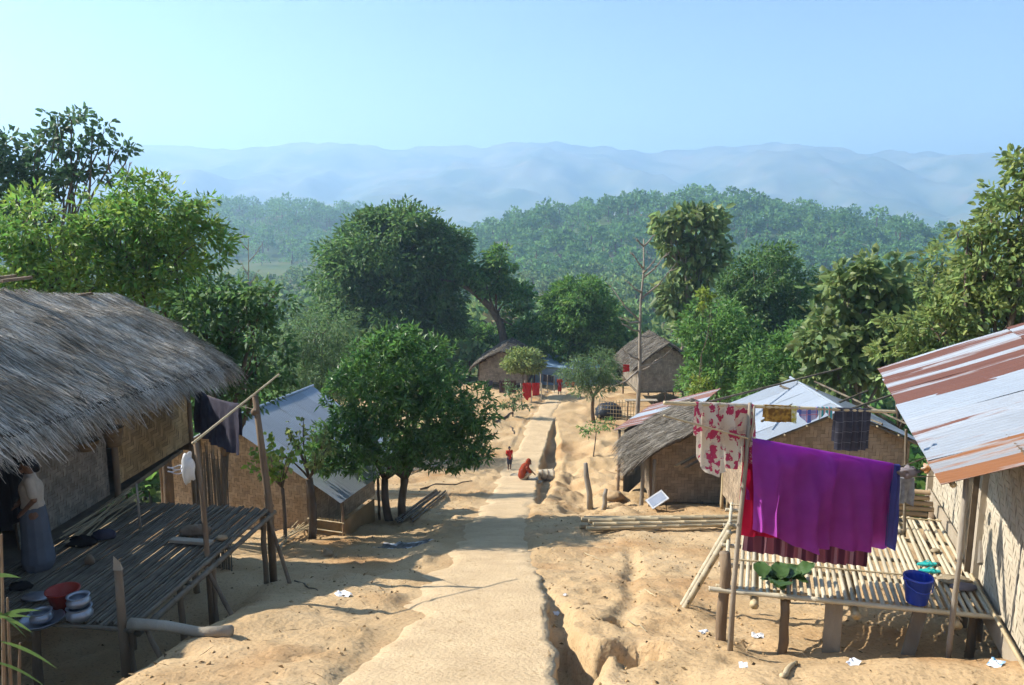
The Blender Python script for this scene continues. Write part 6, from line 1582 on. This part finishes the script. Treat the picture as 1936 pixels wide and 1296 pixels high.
mb = MB(); mb.beam(pt(1182, 757, 46) , pt(1242, 757, 46), .5, .05); t = thing('bench', 'pale plank bench in front of the stilted hut', 'bench', pt(1212, 775, 46)); part('seat', mb, WOOD_PALE, t)
for a in (1187, 1237):
    p = pt(a, 757, 46); post(t, Vector((p.x, p.y, hz(p.x, p.y) - .1)), p, .05, WOOD, 'leg')
hang('red_cloth', 'small red cloth hanging in the tree shade beside the stilted hut', pt(1178, 690, 47.5), pt(1190, 690, 47.5), [.5, .45], [.3, .3], C_TSHIRT, 0, 2, .03, 36, group='washing at the far huts', nu=8)
# ------------------------------------------------------------------ loose clods and pebbles on the soil
def clods(name, label, n, box, smin, smax, seed, m, keep):
    rg = np.random.default_rng(seed); x = rg.uniform(box[0], box[1], n); y = box[2] + (box[3] - box[2]) * rg.random(n) ** 1.4
    k = keep(x, y); x, y = x[k], y[k]; n = len(x); z = H(x, y)
    s = smin + (smax - smin) * rg.random(n) ** 4
    O = np.array([(1, 0, 0), (0, 1, 0), (-1, 0, 0), (0, -1, 0), (0, 0, .8), (0, 0, -.6)], float)
    V = (O[None] * rg.uniform(.55, 1.25, (n, 6, 1)) + rg.normal(size=(n, 6, 3)) * .18) * s[:, None, None] + np.stack([x, y, z + s * .25], -1)[:, None]
    T = np.array([(0, 1, 4), (1, 2, 4), (2, 3, 4), (3, 0, 4), (1, 0, 5), (2, 1, 5), (3, 2, 5), (0, 3, 5)])
    me = mesh_arrays(name, V.reshape(-1, 3), (np.arange(n)[:, None, None] * 6 + T[None]).reshape(-1, 3))
    tag(link(name, me, m), label, 'soil', kind='stuff')
CLOD = mat('soil_clod', (0.57, 0.39, 0.195), (0.47, 0.31, 0.15), .95, 5, island=.25, spec=.1)
DRY = mat('dry_litter', (0.30, 0.21, 0.11), (0.16, 0.11, 0.06), .95, 5, island=.4, spec=.1)
clods('gravel', 'crumbs of dry earth scattered over the village ground', 8000, (-6, 7, 5, 30), .005, .034, 5, CLOD, lambda x, y: (np.abs(x - path_c(y)) > path_w(y)) & (vnoise(x * .8, y * .8, 6) > -.12))
clods('gravel', 'fine grit lying on the path', 2600, (-2.2, 1.2, 5, 24), .004, .016, 6, CLOD, lambda x, y: np.abs(x - path_c(y)) < path_w(y) - .15)
# dead leaves and straw
rg = np.random.default_rng(21); n = 2600
x = rg.uniform(-7, 8, n); y = 5.2 + 30 * rg.random(n) ** 1.3; k = (np.abs(x - path_c(y)) > path_w(y) - .1) | (rg.random(n) < .06); x, y = x[k], y[k]; n = len(x)
C = np.stack([x, y, H(x, y) + .012], -1); D = rg.normal(size=(n, 3)); D[:, 2] *= .15; D /= np.linalg.norm(D, axis=1, keepdims=True)
long_ = rg.random(n) < .3
V, Q = leaves(C, D, np.where(long_, rg.uniform(.10, .32, n), rg.uniform(.03, .09, n)), np.where(long_, .008, rg.uniform(.02, .045, n)), rg)
tag(link('debris', mesh_arrays('debris', V, Q), DRY), 'dead leaves and straw strewn over the bare ground', 'debris', kind='stuff')
# ------------------------------------------------------------------ haze
hm = bpy.data.materials.new('haze'); hm.use_nodes = True
hn = hm.node_tree; hn.nodes.remove(hn.nodes['Principled BSDF'])
pv = hn.nodes.new('ShaderNodeVolumePrincipled')
pv.inputs['Color'].default_value = (0.50, 0.73, 1.0, 1)
pv.inputs['Density'].default_value = HAZE_DENSITY
pv.inputs['Anisotropy'].default_value = 0.35
hn.links.new(pv.outputs[0], hn.nodes['Material Output'].inputs['Volume'])
hb = MB(); hb.beam((0, -300, 150), (0, 5000, 150), 9800, 420)
hz_o = solo('haze', hb, hm, 'thin blue haze filling the air over the valley', 'haze', kind='stuff')
hz_o.display_type = 'WIRE'
